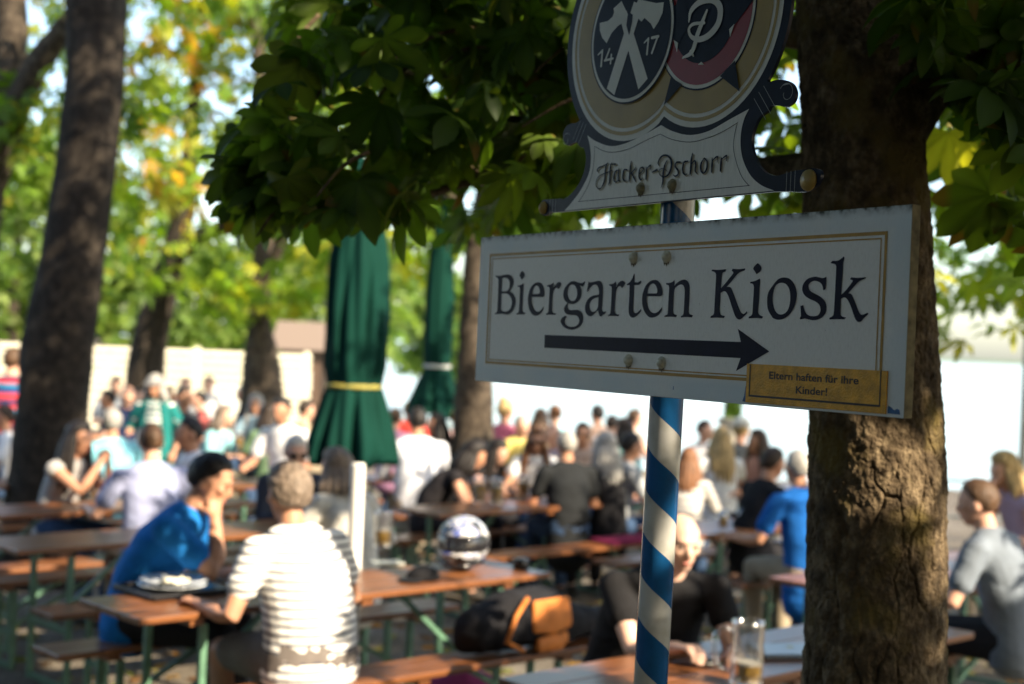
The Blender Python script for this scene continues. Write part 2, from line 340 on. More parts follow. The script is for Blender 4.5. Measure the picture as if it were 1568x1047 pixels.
# ------------------------------------------------------------------ sign post and signs
SU = Vector((0.53313893, -0.84602286, 0)).normalized(); SN = Vector((SU.y, -SU.x, 0)); STR = Vector((0.54077377, 1.95, 2.09183277))
SIGN_M = Matrix((SU, Vector((0, 0, 1)), SN)).transposed().to_4x4(); SIGN_M.translation = STR    # local x along the board, y up, z out of its face
LETTERS=[[[-10864,-786,1],[-10779,-800,0],[-10636,-797,0],[-10496,-783,0],[-10379,-779,0],[-10272,-803,0],[-10190,-869,0],[-10166,-943,0],[-10197,-1017,0],[-10250,-1078,0],[-10301,-1117,1],[-10187,-1153,0],[-10101,-1221,0],[-10064,-1301,0],[-10080,-1400,0],[-10148,-1492,0],[-10237,-1548,0],[-10328,-1576,0],[-10433,-1576,0],[-10552,-1565,0],[-10670,-1570,0],[-10813,-1576,1],[-10827,-1551,1],[-10768,-1538,0],[-10742,-1501,0],[-10737,-1388,0],[-10735,-1112,0],[-10742,-911,0],[-10755,-860,0],[-10800,-837,0],[-10855,-815,1]],[[-10597,-848,1],[-10515,-842,0],[-10420,-853,0],[-10341,-898,0],[-10313,-966,0],[-10323,-1040,0],[-10377,-1096,0],[-10458,-1114,0],[-10602,-1113,1],[-10602,-988,0]],[[-10603,-1163,1],[-10490,-1157,0],[-10383,-1166,0],[-10287,-1208,0],[-10219,-1276,0],[-10205,-1363,0],[-10244,-1449,0],[-10322,-1499,0],[-10426,-1518,0],[-10532,-1510,0],[-10599,-1481,1],[-10599,-1325,0]],[[-9873,-715,1],[-9812,-747,0],[-9774,-792,0],[-9804,-844,0],[-9868,-896,1],[-9917,-851,0],[-9962,-801,0],[-9920,-751,0]],[[-9802,-954,1],[-9792,-997,0],[-9801,-1119,0],[-9803,-1326,0],[-9802,-1485,0],[-9769,-1521,0],[-9682,-1543,1],[-9720,-1573,1],[-9856,-1571,0],[-10011,-1578,1],[-10012,-1557,1],[-9946,-1528,0],[-9931,-1485,0],[-9925,-1326,0],[-9927,-1069,0],[-9948,-1034,0],[-10024,-1025,1],[-10019,-1007,1],[-9901,-993,0]],[[-9054,-1413,1],[-9055,-1459,0],[-9127,-1536,0],[-9232,-1581,0],[-9330,-1594,0],[-9453,-1562,0],[-9561,-1466,0],[-9617,-1314,0],[-9611,-1193,0],[-9558,-1072,0],[-9453,-989,0],[-9302,-949,0],[-9170,-971,0],[-9088,-1041,0],[-9048,-1149,0],[-9048,-1202,0],[-9085,-1232,0],[-9128,-1237,1],[-9479,-1230,1],[-9477,-1315,0],[-9432,-1411,0],[-9349,-1489,0],[-9259,-1513,0],[-9162,-1495,0]],[[-9465,-1176,1],[-9461,-1122,0],[-9416,-1044,0],[-9337,-1012,0],[-9251,-1045,0],[-9206,-1124,0],[-9220,-1162,0],[-9252,-1174,1]],[[-8759,-962,1],[-8745,-997,0],[-8751,-1062,1],[-8705,-1027,0],[-8651,-987,0],[-8580,-956,0],[-8521,-961,0],[-8490,-992,0],[-8508,-1029,0],[-8574,-1087,1],[-8614,-1064,0],[-8660,-1060,0],[-8711,-1092,0],[-8749,-1151,0],[-8761,-1269,0],[-8760,-1481,0],[-8738,-1523,0],[-8688,-1538,0],[-8618,-1546,1],[-8637,-1573,1],[-8802,-1571,0],[-8962,-1577,1],[-8968,-1556,1],[-8895,-1527,0],[-8883,-1482,0],[-8880,-1328,0],[-8877,-1079,0],[-8895,-1045,0],[-8971,-1030,1],[-8968,-1009,1],[-8877,-1002,0],[-8804,-985,0]],[[-7705,-947,1],[-7726,-992,0],[-7777,-1049,1],[-7828,-1039,0],[-7869,-1030,1],[-7824,-1094,0],[-7813,-1163,0],[-7833,-1243,0],[-7908,-1317,0],[-8006,-1355,0],[-8116,-1367,0],[-8229,-1357,1],[-8240,-1404,0],[-8222,-1450,0],[-8169,-1479,0],[-8047,-1479,0],[-7926,-1478,0],[-7824,-1501,0],[-7750,-1558,0],[-7726,-1621,0],[-7740,-1695,0],[-7805,-1764,0],[-7921,-1818,0],[-8081,-1845,0],[-8246,-1828,0],[-8373,-1783,0],[-8444,-1720,0],[-8454,-1673,0],[-8415,-1626,0],[-8325,-1590,0],[-8252,-1599,1],[-8301,-1643,0],[-8321,-1695,0],[-8283,-1747,0],[-8198,-1781,0],[-8085,-1791,0],[-7964,-1778,0],[-7877,-1737,0],[-7851,-1679,0],[-7875,-1622,0],[-7928,-1588,0],[-8020,-1574,0],[-8162,-1572,0],[-8266,-1555,0],[-8335,-1515,0],[-8361,-1462,0],[-8329,-1404,0],[-8251,-1346,1],[-8335,-1311,0],[-8396,-1241,0],[-8406,-1170,0],[-8373,-1077,0],[-8276,-997,0],[-8167,-952,0],[-8066,-945,0],[-7984,-960,0],[-7882,-979,0],[-7802,-980,0]],[[-8132,-1010,0],[-8061,-1017,0],[-7986,-1075,0],[-7955,-1162,0],[-7973,-1254,0],[-8030,-1300,0],[-8110,-1311,0],[-8194,-1282,0],[-8254,-1218,0],[-8269,-1148,0],[-8245,-1067,0],[-8193,-1021,0]],[[-7606,-954,1],[-7566,-974,0],[-7449,-967,0],[-7334,-950,0],[-7247,-955,0],[-7180,-999,0],[-7153,-1066,0],[-7145,-1224,0],[-7148,-1392,0],[-7154,-1448,0],[-7126,-1498,0],[-7083,-1509,0],[-7042,-1494,1],[-7025,-1517,1],[-7061,-1546,0],[-7126,-1569,0],[-7176,-1594,0],[-7228,-1566,0],[-7265,-1504,0],[-7286,-1482,1],[-7332,-1516,0],[-7406,-1561,0],[-7482,-1590,0],[-7561,-1583,0],[-7643,-1534,0],[-7682,-1460,0],[-7674,-1381,0],[-7612,-1289,0],[-7489,-1227,0],[-7373,-1208,0],[-7268,-1200,1],[-7267,-1133,0],[-7297,-1065,0],[-7348,-1025,0],[-7416,-1016,0],[-7492,-1040,0],[-7567,-1091,0],[-7603,-1136,0],[-7648,-1139,1],[-7639,-1096,0],[-7621,-1027,0]],[[-7274,-1245,1],[-7389,-1262,0],[-7483,-1301,0],[-7541,-1369,0],[-7531,-1449,0],[-7469,-1503,0],[-7391,-1507,0],[-7325,-1476,0],[-7284,-1426,0],[-7276,-1347,0]],[[-6768,-965,1],[-6751,-1015,0],[-6753,-1071,1],[-6684,-994,0],[-6594,-959,0],[-6520,-974,0],[-6487,-1002,0],[-6524,-1045,0],[-6576,-1091,1],[-6624,-1055,0],[-6679,-1060,0],[-6740,-1120,0],[-6760,-1231,0],[-6764,-1386,0],[-6764,-1497,0],[-6729,-1541,0],[-6622,-1557,1],[-6643,-1584,1],[-6814,-1580,0],[-6964,-1587,1],[-6961,-1564,1],[-6901,-1542,0],[-6889,-1503,0],[-6883,-1392,0],[-6882,-1091,0],[-6898,-1056,0],[-6965,-1035,1],[-6963,-1015,1],[-6873,-1012,0],[-6809,-992,0]],[[-6230,-837,1],[-6220,-897,0],[-6219,-989,1],[-6121,-991,0],[-6060,-970,0],[-6022,-967,1],[-6031,-1003,0],[-6082,-1038,1],[-6225,-1040,1],[-6223,-1190,0],[-6226,-1408,0],[-6211,-1495,0],[-6156,-1525,0],[-6094,-1511,0],[-6001,-1453,1],[-6001,-1494,0],[-6065,-1543,0],[-6142,-1587,0],[-6222,-1607,0],[-6295,-1588,0],[-6343,-1539,0],[-6359,-1452,0],[-6356,-1277,0],[-6355,-1039,1],[-6442,-1038,1],[-6438,-1019,1],[-6355,-982,0],[-6287,-918,0],[-6264,-869,0]],[[-5422,-1423,1],[-5423,-1465,0],[-5475,-1529,0],[-5557,-1577,0],[-5676,-1602,0],[-5781,-1587,0],[-5891,-1510,0],[-5960,-1408,0],[-5985,-1300,0],[-5970,-1181,0],[-5904,-1063,0],[-5796,-984,0],[-5668,-957,0],[-5563,-974,0],[-5482,-1036,0],[-5434,-1121,0],[-5420,-1196,0],[-5444,-1227,0],[-5494,-1240,1],[-5849,-1234,1],[-5843,-1322,0],[-5800,-1429,0],[-5726,-1498,0],[-5638,-1524,0],[-5544,-1508,0],[-5470,-1465,0]],[[-5834,-1188,1],[-5827,-1118,0],[-5783,-1049,0],[-5702,-1018,0],[-5624,-1045,0],[-5574,-1120,0],[-5572,-1173,0],[-5592,-1189,1]],[[-5117,-967,1],[-5109,-1015,0],[-5119,-1067,1],[-5055,-1020,0],[-4959,-980,0],[-4862,-963,0],[-4779,-985,0],[-4728,-1035,0],[-4707,-1107,0],[-4703,-1283,0],[-4707,-1478,0],[-4687,-1530,0],[-4594,-1555,1],[-4619,-1591,1],[-4756,-1584,0],[-4902,-1593,1],[-4907,-1573,1],[-4856,-1551,0],[-4839,-1510,0],[-4834,-1386,0],[-4833,-1158,0],[-4854,-1085,0],[-4905,-1048,0],[-4971,-1048,0],[-5051,-1078,0],[-5106,-1124,0],[-5116,-1229,0],[-5117,-1469,0],[-5096,-1532,0],[-5007,-1554,1],[-5031,-1589,1],[-5184,-1583,0],[-5343,-1589,1],[-5345,-1565,1],[-5270,-1544,0],[-5258,-1480,0],[-5254,-1281,0],[-5250,-1092,0],[-5270,-1055,0],[-5338,-1038,1],[-5331,-1015,1],[-5239,-1013,0],[-5173,-998,0]],[[-4164,-811,1],[-3994,-820,0],[-3819,-811,1],[-3828,-846,0],[-3887,-864,0],[-3908,-899,0],[-3915,-998,0],[-3921,-1117,1],[-3813,-1033,0],[-3687,-925,0],[-3638,-877,0],[-3651,-855,0],[-3679,-846,1],[-3662,-809,1],[-3514,-819,0],[-3361,-810,1],[-3368,-839,0],[-3463,-862,0],[-3542,-900,0],[-3650,-991,0],[-3784,-1097,1],[-3726,-1097,0],[-3679,-1116,0],[-3630,-1177,0],[-3567,-1275,0],[-3494,-1395,0],[-3424,-1492,0],[-3373,-1524,0],[-3333,-1518,0],[-3279,-1483,1],[-3274,-1513,0],[-3339,-1561,0],[-3408,-1605,0],[-3456,-1614,0],[-3514,-1595,0],[-3567,-1536,0],[-3631,-1427,0],[-3696,-1307,0],[-3751,-1220,0],[-3804,-1173,0],[-3854,-1166,0],[-3923,-1191,1],[-3924,-1329,0],[-3928,-1461,0],[-3907,-1527,0],[-3872,-1549,0],[-3796,-1561,1],[-3819,-1594,1],[-3978,-1588,0],[-4147,-1593,1],[-4146,-1567,1],[-4083,-1541,0],[-4065,-1495,0],[-4061,-1351,0],[-4058,-1129,0],[-4055,-908,0],[-4075,-865,0],[-4119,-846,0],[-4170,-837,1]],[[-3076,-733,1],[-3023,-766,0],[-2985,-815,0],[-3017,-867,0],[-3096,-906,1],[-3130,-865,0],[-3173,-816,0],[-3133,-769,0]],[[-3011,-974,1],[-3004,-1011,0],[-3010,-1117,0],[-3012,-1330,0],[-3019,-1479,0],[-2992,-1532,0],[-2900,-1566,1],[-2926,-1594,1],[-3067,-1588,0],[-3233,-1595,1],[-3231,-1571,1],[-3164,-1542,0],[-3149,-1491,0],[-3146,-1330,0],[-3140,-1116,0],[-3154,-1073,0],[-3179,-1054,0],[-3235,-1045,1],[-3228,-1024,1],[-3118,-1009,0]],[[-2828,-1299,0],[-2812,-1203,0],[-2769,-1140,0],[-2652,-1027,0],[-2576,-982,0],[-2462,-967,0],[-2346,-991,0],[-2245,-1072,0],[-2190,-1185,0],[-2185,-1275,0],[-2225,-1410,0],[-2314,-1523,0],[-2440,-1592,0],[-2571,-1610,0],[-2671,-1588,0],[-2712,-1557,0],[-2804,-1446,0]],[[-2506,-1048,0],[-2423,-1070,0],[-2354,-1138,0],[-2324,-1229,0],[-2322,-1342,0],[-2359,-1455,0],[-2429,-1512,0],[-2518,-1530,0],[-2602,-1502,0],[-2664,-1433,0],[-2701,-1319,0],[-2698,-1204,0],[-2660,-1101,0],[-2588,-1056,0]],[[-1578,-970,1],[-1580,-1069,0],[-1586,-1145,0],[-1620,-1167,0],[-1636,-1162,1],[-1654,-1101,0],[-1711,-1051,0],[-1805,-1027,0],[-1890,-1043,0],[-1939,-1087,0],[-1931,-1142,0],[-1881,-1187,0],[-1762,-1232,0],[-1652,-1282,0],[-1579,-1343,0],[-1552,-1420,0],[-1566,-1497,0],[-1620,-1557,0],[-1710,-1597,0],[-1818,-1609,0],[-1912,-1598,0],[-1991,-1586,0],[-2038,-1594,0],[-2093,-1600,1],[-2095,-1578,0],[-2076,-1544,0],[-2094,-1398,1],[-2035,-1387,1],[-2007,-1454,0],[-1964,-1510,0],[-1900,-1543,0],[-1806,-1551,0],[-1721,-1536,0],[-1678,-1486,0],[-1677,-1431,0],[-1708,-1376,0],[-1787,-1332,0],[-1898,-1298,0],[-1995,-1253,0],[-2054,-1197,0],[-2071,-1130,0],[-2046,-1063,0],[-1979,-1002,0],[-1886,-974,0],[-1793,-966,0],[-1684,-985,0],[-1631,-986,0]],[[-1252,-683,1],[-1233,-705,0],[-1251,-780,0],[-1254,-910,0],[-1262,-1105,0],[-1265,-1235,1],[-1177,-1171,0],[-1080,-1075,0],[-1052,-1038,0],[-1068,-1027,0],[-1105,-1015,1],[-1087,-987,1],[-939,-997,0],[-803,-988,1],[-809,-1009,0],[-921,-1045,0],[-1019,-1119,0],[-1123,-1214,1],[-1071,-1226,0],[-1032,-1269,0],[-976,-1365,0],[-919,-1461,0],[-873,-1515,0],[-823,-1520,0],[-739,-1493,1],[-726,-1514,0],[-792,-1562,0],[-853,-1616,0],[-903,-1627,0],[-955,-1601,0],[-1003,-1526,0],[-1060,-1419,0],[-1116,-1333,0],[-1170,-1284,0],[-1215,-1277,0],[-1266,-1295,1],[-1267,-1409,0],[-1261,-1517,0],[-1229,-1549,0],[-1151,-1565,1],[-1182,-1592,1],[-1316,-1591,0],[-1481,-1597,1],[-1485,-1573,1],[-1416,-1540,0],[-1400,-1485,0],[-1394,-1322,0],[-1392,-1104,0],[-1390,-832,0],[-1414,-793,0],[-1498,-774,1],[-1502,-763,0],[-1470,-740,1],[-1365,-740,0],[-1299,-714,0]]]
ARROW=[[-8976,-1956,1],[-3391,-1967,1],[-3475,-1761,1],[-2733,-2098,1],[-3478,-2429,1],[-3382,-2221,1],[-8973,-2200,1]]
OUT=[[-7922,2077,1],[-8134,1990,0],[-8307,1997,0],[-8478,1948,0],[-8560,1817,0],[-8507,1672,0],[-8382,1592,0],[-8244,1615,0],[-8107,1625,0],[-7963,1522,0],[-7859,1492,0],[-7780,1329,0],[-7810,1098,0],[-7950,875,0],[-8177,694,0],[-8448,593,0],[-8555,611,0],[-8914,622,0],[-9169,618,0],[-9249,500,0],[-9202,375,0],[-9073,316,0],[-8894,359,0],[-8537,359,1],[-5326,351,0],[-2709,348,1],[-2428,329,0],[-2019,302,0],[-1824,367,0],[-1730,486,0],[-1750,597,0],[-1884,639,0],[-2039,635,0],[-2241,636,0],[-2491,607,0],[-2676,589,0],[-2917,657,0],[-3120,821,0],[-3257,1065,0],[-3269,1266,0],[-3183,1456,0],[-3092,1545,0],[-2927,1608,0],[-2861,1682,0],[-2694,1663,0],[-2529,1627,0],[-2372,1689,0],[-2334,1812,0],[-2411,1951,0],[-2577,2037,0],[-2766,2069,0],[-2931,2051,1]]
PANEL=[[-7754,1716,1],[-7465,1579,0],[-7034,1454,0],[-6624,1453,0],[-6080,1548,0],[-5576,1671,1],[-5263,1537,0],[-4810,1427,0],[-4325,1441,0],[-3813,1575,0],[-3359,1691,1],[-3460,1552,0],[-3522,1358,0],[-3523,1123,0],[-3443,882,0],[-3254,633,0],[-3001,466,0],[-2710,364,1],[-8397,375,1],[-8197,498,0],[-7904,715,0],[-7656,1008,0],[-7609,1276,0],[-7659,1513,0]]
PLINE=[[-7512,1499,1],[-7190,1381,0],[-6867,1336,0],[-6432,1360,0],[-5955,1462,0],[-5589,1527,1],[-5254,1401,0],[-4775,1311,0],[-4318,1336,0],[-3957,1403,0],[-3607,1508,1],[-3670,1306,0],[-3682,1105,0],[-3591,861,0],[-3452,632,0],[-3269,475,1],[-7944,510,1],[-7704,740,0],[-7556,1001,0],[-7509,1267,0]]
HP=[[[-7354,1021,19],[-7373,1055,27],[-7311,1093,27],[-7186,1111,23],[-7049,1149,19]],[[-7090,1136,34],[-7123,1016,46],[-7134,852,42],[-7202,741,27],[-7283,704,19],[-7380,754,17],[-7397,838,19],[-7327,924,17],[-7203,959,19],[-7065,981,23],[-6915,1007,15]],[[-6944,1140,23],[-6975,1069,42],[-6979,939,45],[-6978,808,42],[-7022,758,11]],[[-6951,1125,19],[-6827,1109,34]],[[-6737,1001,19],[-6823,975,34],[-6853,896,38],[-6839,814,30],[-6763,792,19],[-6725,830,15]],[[-6711,1015,26],[-6726,919,41],[-6711,821,38],[-6655,797,15]],[[-6467,980,30],[-6561,987,30],[-6590,909,41],[-6577,827,37],[-6507,786,22],[-6481,804,11]],[[-6357,1123,19],[-6377,1021,45],[-6386,893,45],[-6400,781,30]],[[-6355,907,19],[-6254,971,33],[-6230,1001,18]],[[-6329,904,26],[-6271,836,37],[-6214,765,18]],[[-6130,873,15],[-6017,928,22],[-6008,983,26],[-6085,981,26],[-6124,905,37],[-6113,824,37],[-6058,776,26],[-6009,808,11]],[[-5917,975,22],[-5911,888,40],[-5916,778,33]],[[-5903,958,18],[-5829,1000,29],[-5792,1012,18]],[[-5801,1005,18],[-5806,927,15]],[[-5752,883,22],[-5620,912,40]],[[-5567,978,14],[-5591,1035,29],[-5534,1116,32],[-5424,1145,29],[-5297,1103,39],[-5230,1004,54],[-5246,882,50],[-5326,796,36],[-5424,780,22],[-5526,819,16],[-5560,876,16],[-5521,920,16],[-5434,920,16],[-5357,883,13]],[[-5355,1046,18],[-5412,973,36],[-5441,851,47],[-5443,696,43],[-5486,595,11]],[[-4998,992,25],[-5095,993,32],[-5127,934,32],[-5050,859,39],[-5045,790,32],[-5116,767,25],[-5167,791,14]],[[-4795,990,21],[-4890,983,32],[-4925,902,39],[-4909,810,35],[-4840,766,21],[-4805,786,11]],[[-4685,1110,21],[-4709,1006,46],[-4715,855,46],[-4726,772,32]],[[-4697,937,18],[-4618,983,28],[-4589,905,38],[-4595,815,35],[-4545,766,17]],[[-4387,1001,21],[-4457,909,45],[-4451,811,38],[-4378,761,28],[-4311,822,41],[-4307,942,35],[-4375,1004,21]],[[-4180,983,24],[-4178,886,45],[-4177,767,34]],[[-4166,952,17],[-4079,996,31],[-4034,1000,17]],[[-4045,993,17],[-4051,912,14]],[[-3954,971,24],[-3959,883,44],[-3963,765,34]],[[-3948,948,17],[-3855,991,31],[-3818,1000,17]],[[-3822,996,17],[-3822,915,15]]]
NUM=[[[-7455,3142,26],[-7332,3192,47]],[[-7321,3201,47],[-7344,2922,52]],[[-7104,3191,42],[-7224,3007,42]],[[-7243,3005,42],[-6990,3006,41]],[[-7040,3081,42],[-7059,2927,42]],[[-6089,3145,25],[-5980,3197,45]],[[-5970,3202,45],[-5997,2937,50]],[[-5876,3198,50],[-5693,3195,50]],[[-5713,3194,45],[-5858,2938,50]]]
PSW=[[[-4448,3421,47],[-4561,3236,95],[-4662,3068,105],[-4788,2799,96],[-5027,2730,34]],[[-4821,2804,72],[-4744,2720,29]],[[-4902,3314,34],[-4849,3492,96],[-4616,3595,115],[-4301,3558,104],[-4122,3405,131],[-4146,3167,131],[-4359,3009,118],[-4608,2973,95],[-4821,3052,67],[-4894,3188,63],[-4785,3253,58],[-4498,3226,48]]]
AXES=[[[-7446,3718,1],[-7198,3710,1],[-7058,3765,1],[-7018,3837,1],[-7042,3908,1],[-6807,3999,1],[-6645,3783,1],[-6580,3640,1],[-6888,3569,1],[-7068,3476,1],[-7208,3314,1],[-7349,3431,1],[-7437,3581,1]],[[-6865,3777,1],[-6647,3805,1],[-5951,2506,1],[-6204,2355,1]],[[-6313,3943,1],[-6007,3845,1],[-5794,3781,1],[-5588,3759,1],[-5610,3582,1],[-5720,3440,1],[-5840,3343,1],[-5928,3454,1],[-6111,3582,1],[-6196,3531,1],[-6460,3729,1]],[[-6437,3922,1],[-6180,3811,1],[-6906,2342,1],[-7142,2490,1]]]
TIE=[[[-6604,3710,1],[-6533,3741,1],[-6450,3694,1],[-6466,3554,1],[-6535,3346,1],[-6628,3537,1]]]
SPIKES=[[[-5339,2449,1],[-5031,2293,1],[-5500,1994,1]],[[-4067,2298,1],[-3718,2499,1],[-3576,1988,1]],[[-4054,3534,1],[-3307,3418,1],[-3725,3097,1],[-3899,2996,1],[-4158,3250,1]],[[-5385,3644,1],[-5042,3713,1],[-4883,3269,1],[-5159,3001,1],[-5310,3077,1]]]
FACETS=[[[-3885,3023,1],[-3761,3091,1],[-3856,2889,1]],[[-5297,3075,1],[-5173,3003,1],[-5196,2849,1]],[[-4629,2561,1],[-4546,2598,1],[-4469,2538,1]]]
MM = 0.0001
def sc(c): return [(p[0] * MM, p[1] * MM) + tuple(p[2:]) for p in c]
def lift(me, z):
    for v in me.vertices: v.co.z += z
    return me
navy = mat('navy_print', (0.006, 0.007, 0.026), rough=0.5, spec=0.12, vary=0.25, vscale=40)
gold = mat('gold_print', (0.42, 0.23, 0.03), rough=0.45, spec=0.4, vary=0.2, vscale=30)
board_white = bpy.data.materials.new('weathered_white_board'); board_white.use_nodes = True
N, L = nodes_of(board_white); b = N['Principled BSDF']; tc = N.new('ShaderNodeTexCoord'); sp = N.new('ShaderNodeSeparateXYZ'); L.new(tc.outputs['Object'], sp.inputs[0])
mp = N.new('ShaderNodeMapping'); mp.inputs['Scale'].default_value = (70, 22, 1); L.new(tc.outputs['Object'], mp.inputs[0])
n1 = N.new('ShaderNodeTexNoise'); n1.inputs['Scale'].default_value = 4; n1.inputs['Detail'].default_value = 8; n1.inputs['Roughness'].default_value = 0.7; L.new(mp.outputs[0], n1.inputs[0])
n2 = N.new('ShaderNodeTexNoise'); n2.inputs['Scale'].default_value = 260; n2.inputs['Detail'].default_value = 3; L.new(tc.outputs['Object'], n2.inputs[0])
n3 = N.new('ShaderNodeTexNoise'); n3.inputs['Scale'].default_value = 9; n3.inputs['Detail'].default_value = 6; L.new(tc.outputs['Object'], n3.inputs[0])
base = ramp(N, [(0.3, (0.76, 0.735, 0.70)), (0.5, (0.83, 0.81, 0.775)), (0.75, (0.87, 0.85, 0.82))]); L.new(n1.outputs[0], base.inputs[0])
# blue edge band showing through near the border, dirt along the top edge and a few specks
def mth(op, a, b_=None, c=None):
    n = N.new('ShaderNodeMath'); n.operation = op
    for i, q in enumerate((a, b_, c)):
        if q is None: continue
        if isinstance(q, (int, float)): n.inputs[i].default_value = q
        else: L.new(q, n.inputs[i])
    return n.outputs[0]
def mixc(f, a, b_):
    n = N.new('ShaderNodeMix'); n.data_type = 'RGBA'; L.new(f, n.inputs[0]); L.new(a, n.inputs[6])
    if isinstance(b_, tuple): n.inputs[7].default_value = (*b_, 1)
    else: L.new(b_, n.inputs[7])
    return n.outputs[2]
ex = mth('MINIMUM', mth('ABSOLUTE', sp.outputs[0]), mth('SUBTRACT', 1.1506, mth('ABSOLUTE', sp.outputs[0])))
ey = mth('MINIMUM', mth('ABSOLUTE', sp.outputs[1]), mth('SUBTRACT', 0.2943, mth('ABSOLUTE', sp.outputs[1])))
edge = mth('MINIMUM', ex, ey)
eb = N.new('ShaderNodeMapRange'); eb.inputs[1].default_value = 0.050; eb.inputs[2].default_value = 0.026; L.new(edge, eb.inputs[0])
en = ramp(N, [(0.30, (.35, .35, .35)), (0.62, (1, 1, 1))]); L.new(n3.outputs[0], en.inputs[0])
c1 = mixc(mth('MULTIPLY', mth('MULTIPLY', eb.outputs[0], en.outputs[0]), 0.8), base.outputs[0], (0.62, 0.71, 0.755))
top = N.new('ShaderNodeMapRange'); top.inputs[1].default_value = -0.016; top.inputs[2].default_value = -0.001; L.new(sp.outputs[1], top.inputs[0])
n4 = N.new('ShaderNodeTexNoise'); n4.inputs['Scale'].default_value = 55; n4.inputs['Detail'].default_value = 6; L.new(tc.outputs['Object'], n4.inputs[0])
dirt = ramp(N, [(0.42, (0, 0, 0)), (0.62, (1, 1, 1))]); L.new(n4.outputs[0], dirt.inputs[0])
c2 = mixc(mth('MULTIPLY', mth('POWER', top.outputs[0], 1.6), mth('ADD', mth('MULTIPLY', dirt.outputs[0], 0.8), 0.35)), c1, (0.035, 0.038, 0.022))
spk = ramp(N, [(0.70, (0, 0, 0)), (0.76, (1, 1, 1))]); L.new(n2.outputs[0], spk.inputs[0])
c3 = mixc(mth('MULTIPLY', spk.outputs[0], 0.45), c2, (0.18, 0.17, 0.13))
L.new(c3, b.inputs['Base Color']); b.inputs['Roughness'].default_value = 0.42; b.inputs['Specular IOR Level'].default_value = 0.35
bp = N.new('ShaderNodeBump'); bp.inputs['Strength'].default_value = 0.06; bp.inputs['Distance'].default_value = 0.002; L.new(n2.outputs[0], bp.inputs['Height']); L.new(bp.outputs[0], b.inputs['Normal'])

SW, SH, ST = 1.1506, 0.2943, 0.017
sign = empty('direction_sign', (0, 0, 0)); sign.matrix_world = SIGN_M
tag(sign, 'weathered white rectangular sign reading Biergarten Kiosk with a long arrow pointing right', 'sign')
mb = MB().box((-SW / 2, -SH / 2, -ST / 2), (SW, SH, ST)); bo = mb.build('board', [board_white, mat('mossy_board_edge', (0.17, 0.145, 0.075), 0.8, vary=0.55, vscale=45)], sign, bevel=0.0012)
for p in bo.data.polygons: p.material_index = 0 if p.normal.z > 0.5 else 1
bluep = mat('blue_paint_patch', (0.03, 0.12, 0.30), 0.5, vary=0.5, vscale=120)
for c in ([(-0.0290, -0.2890), (-0.0240, -0.2890), (-0.0060, -0.2893), (-0.0075, -0.2830), (-0.0120, -0.2815), (-0.0170, -0.2840), (-0.0230, -0.2800), (-0.0285, -0.2780)], [(-0.3222, -0.2900), (-0.3222, -0.2640), (-0.3240, -0.2660), (-0.3262, -0.2800), (-0.3300, -0.2895)], [(-0.5040, -0.2800), (-0.5030, -0.2740), (-0.5015, -0.2745), (-0.5018, -0.2805)]):
    link('blue_patch', lift(fill([c]), 0.0005), bluep, sign)
for word in (LETTERS[:17], LETTERS[17:]): link('lettering', lift(fill([spline(sc(c)) for c in word]), 0.0006), navy, sign)
link('arrow', lift(fill([[(p[0] * MM, p[1] * MM) for p in ARROW]]), 0.0006), navy, sign)
def rect(x0, y0, x1, y1): return [(x0, y0), (x1, y0), (x1, y1), (x0, y1)]
def ring(x0, y0, x1, y1, w): return [rect(x0, y0, x1, y1), rect(x0 + w, y0 + w, x1 - w, y1 - w)]
link('border_line', lift(fill(ring(-1.1119, -0.2575, -0.0425, -0.0350, 0.0052) + ring(-1.1010, -0.2500, -0.0530, -0.0440, 0.0022)), 0.0005), gold, sign)
boltm = mat('cream_bolt', (0.55, 0.52, 0.40), 0.5, vary=0.3, vscale=90)
rustm = mat('bolt_rust', (0.14, 0.10, 0.05), 0.9, vary=0.5, vscale=200)
def bolt(x, y, parent, r=0.0088, m=boltm):
    mb = MB().lathe([(r * 1.25, 0.0), (r * 1.25, 0.0015), (r, 0.0018), (r * 0.97, 0.004), (r * 0.75, 0.0068), (r * 0.35, 0.0082), (0.0, 0.0085)], 16)
    o = mb.build('bolt', m, parent, smooth=True); o.location = (x, y, 0.0004)
    # drip stain below the washer
    q = fill([spline([(r * 0.9, 0), (r * 0.7, -r * 1.5), (r * 0.35, -r * 1.25), (r * 0.15, -r * 1.9), (-r * 0.3, -r * 1.3), (-r * 0.6, -r * 1.7), (-r * 0.95, 0)], sub=3)])
    st = link('rust_stain', lift(q, 0.0007), rustm, o)
    return o
for x, y in ((-0.6272, -0.0560), (-0.5350, -0.0570), (-0.6294, -0.2353), (-0.5368, -0.2363)): bolt(x, y, sign)
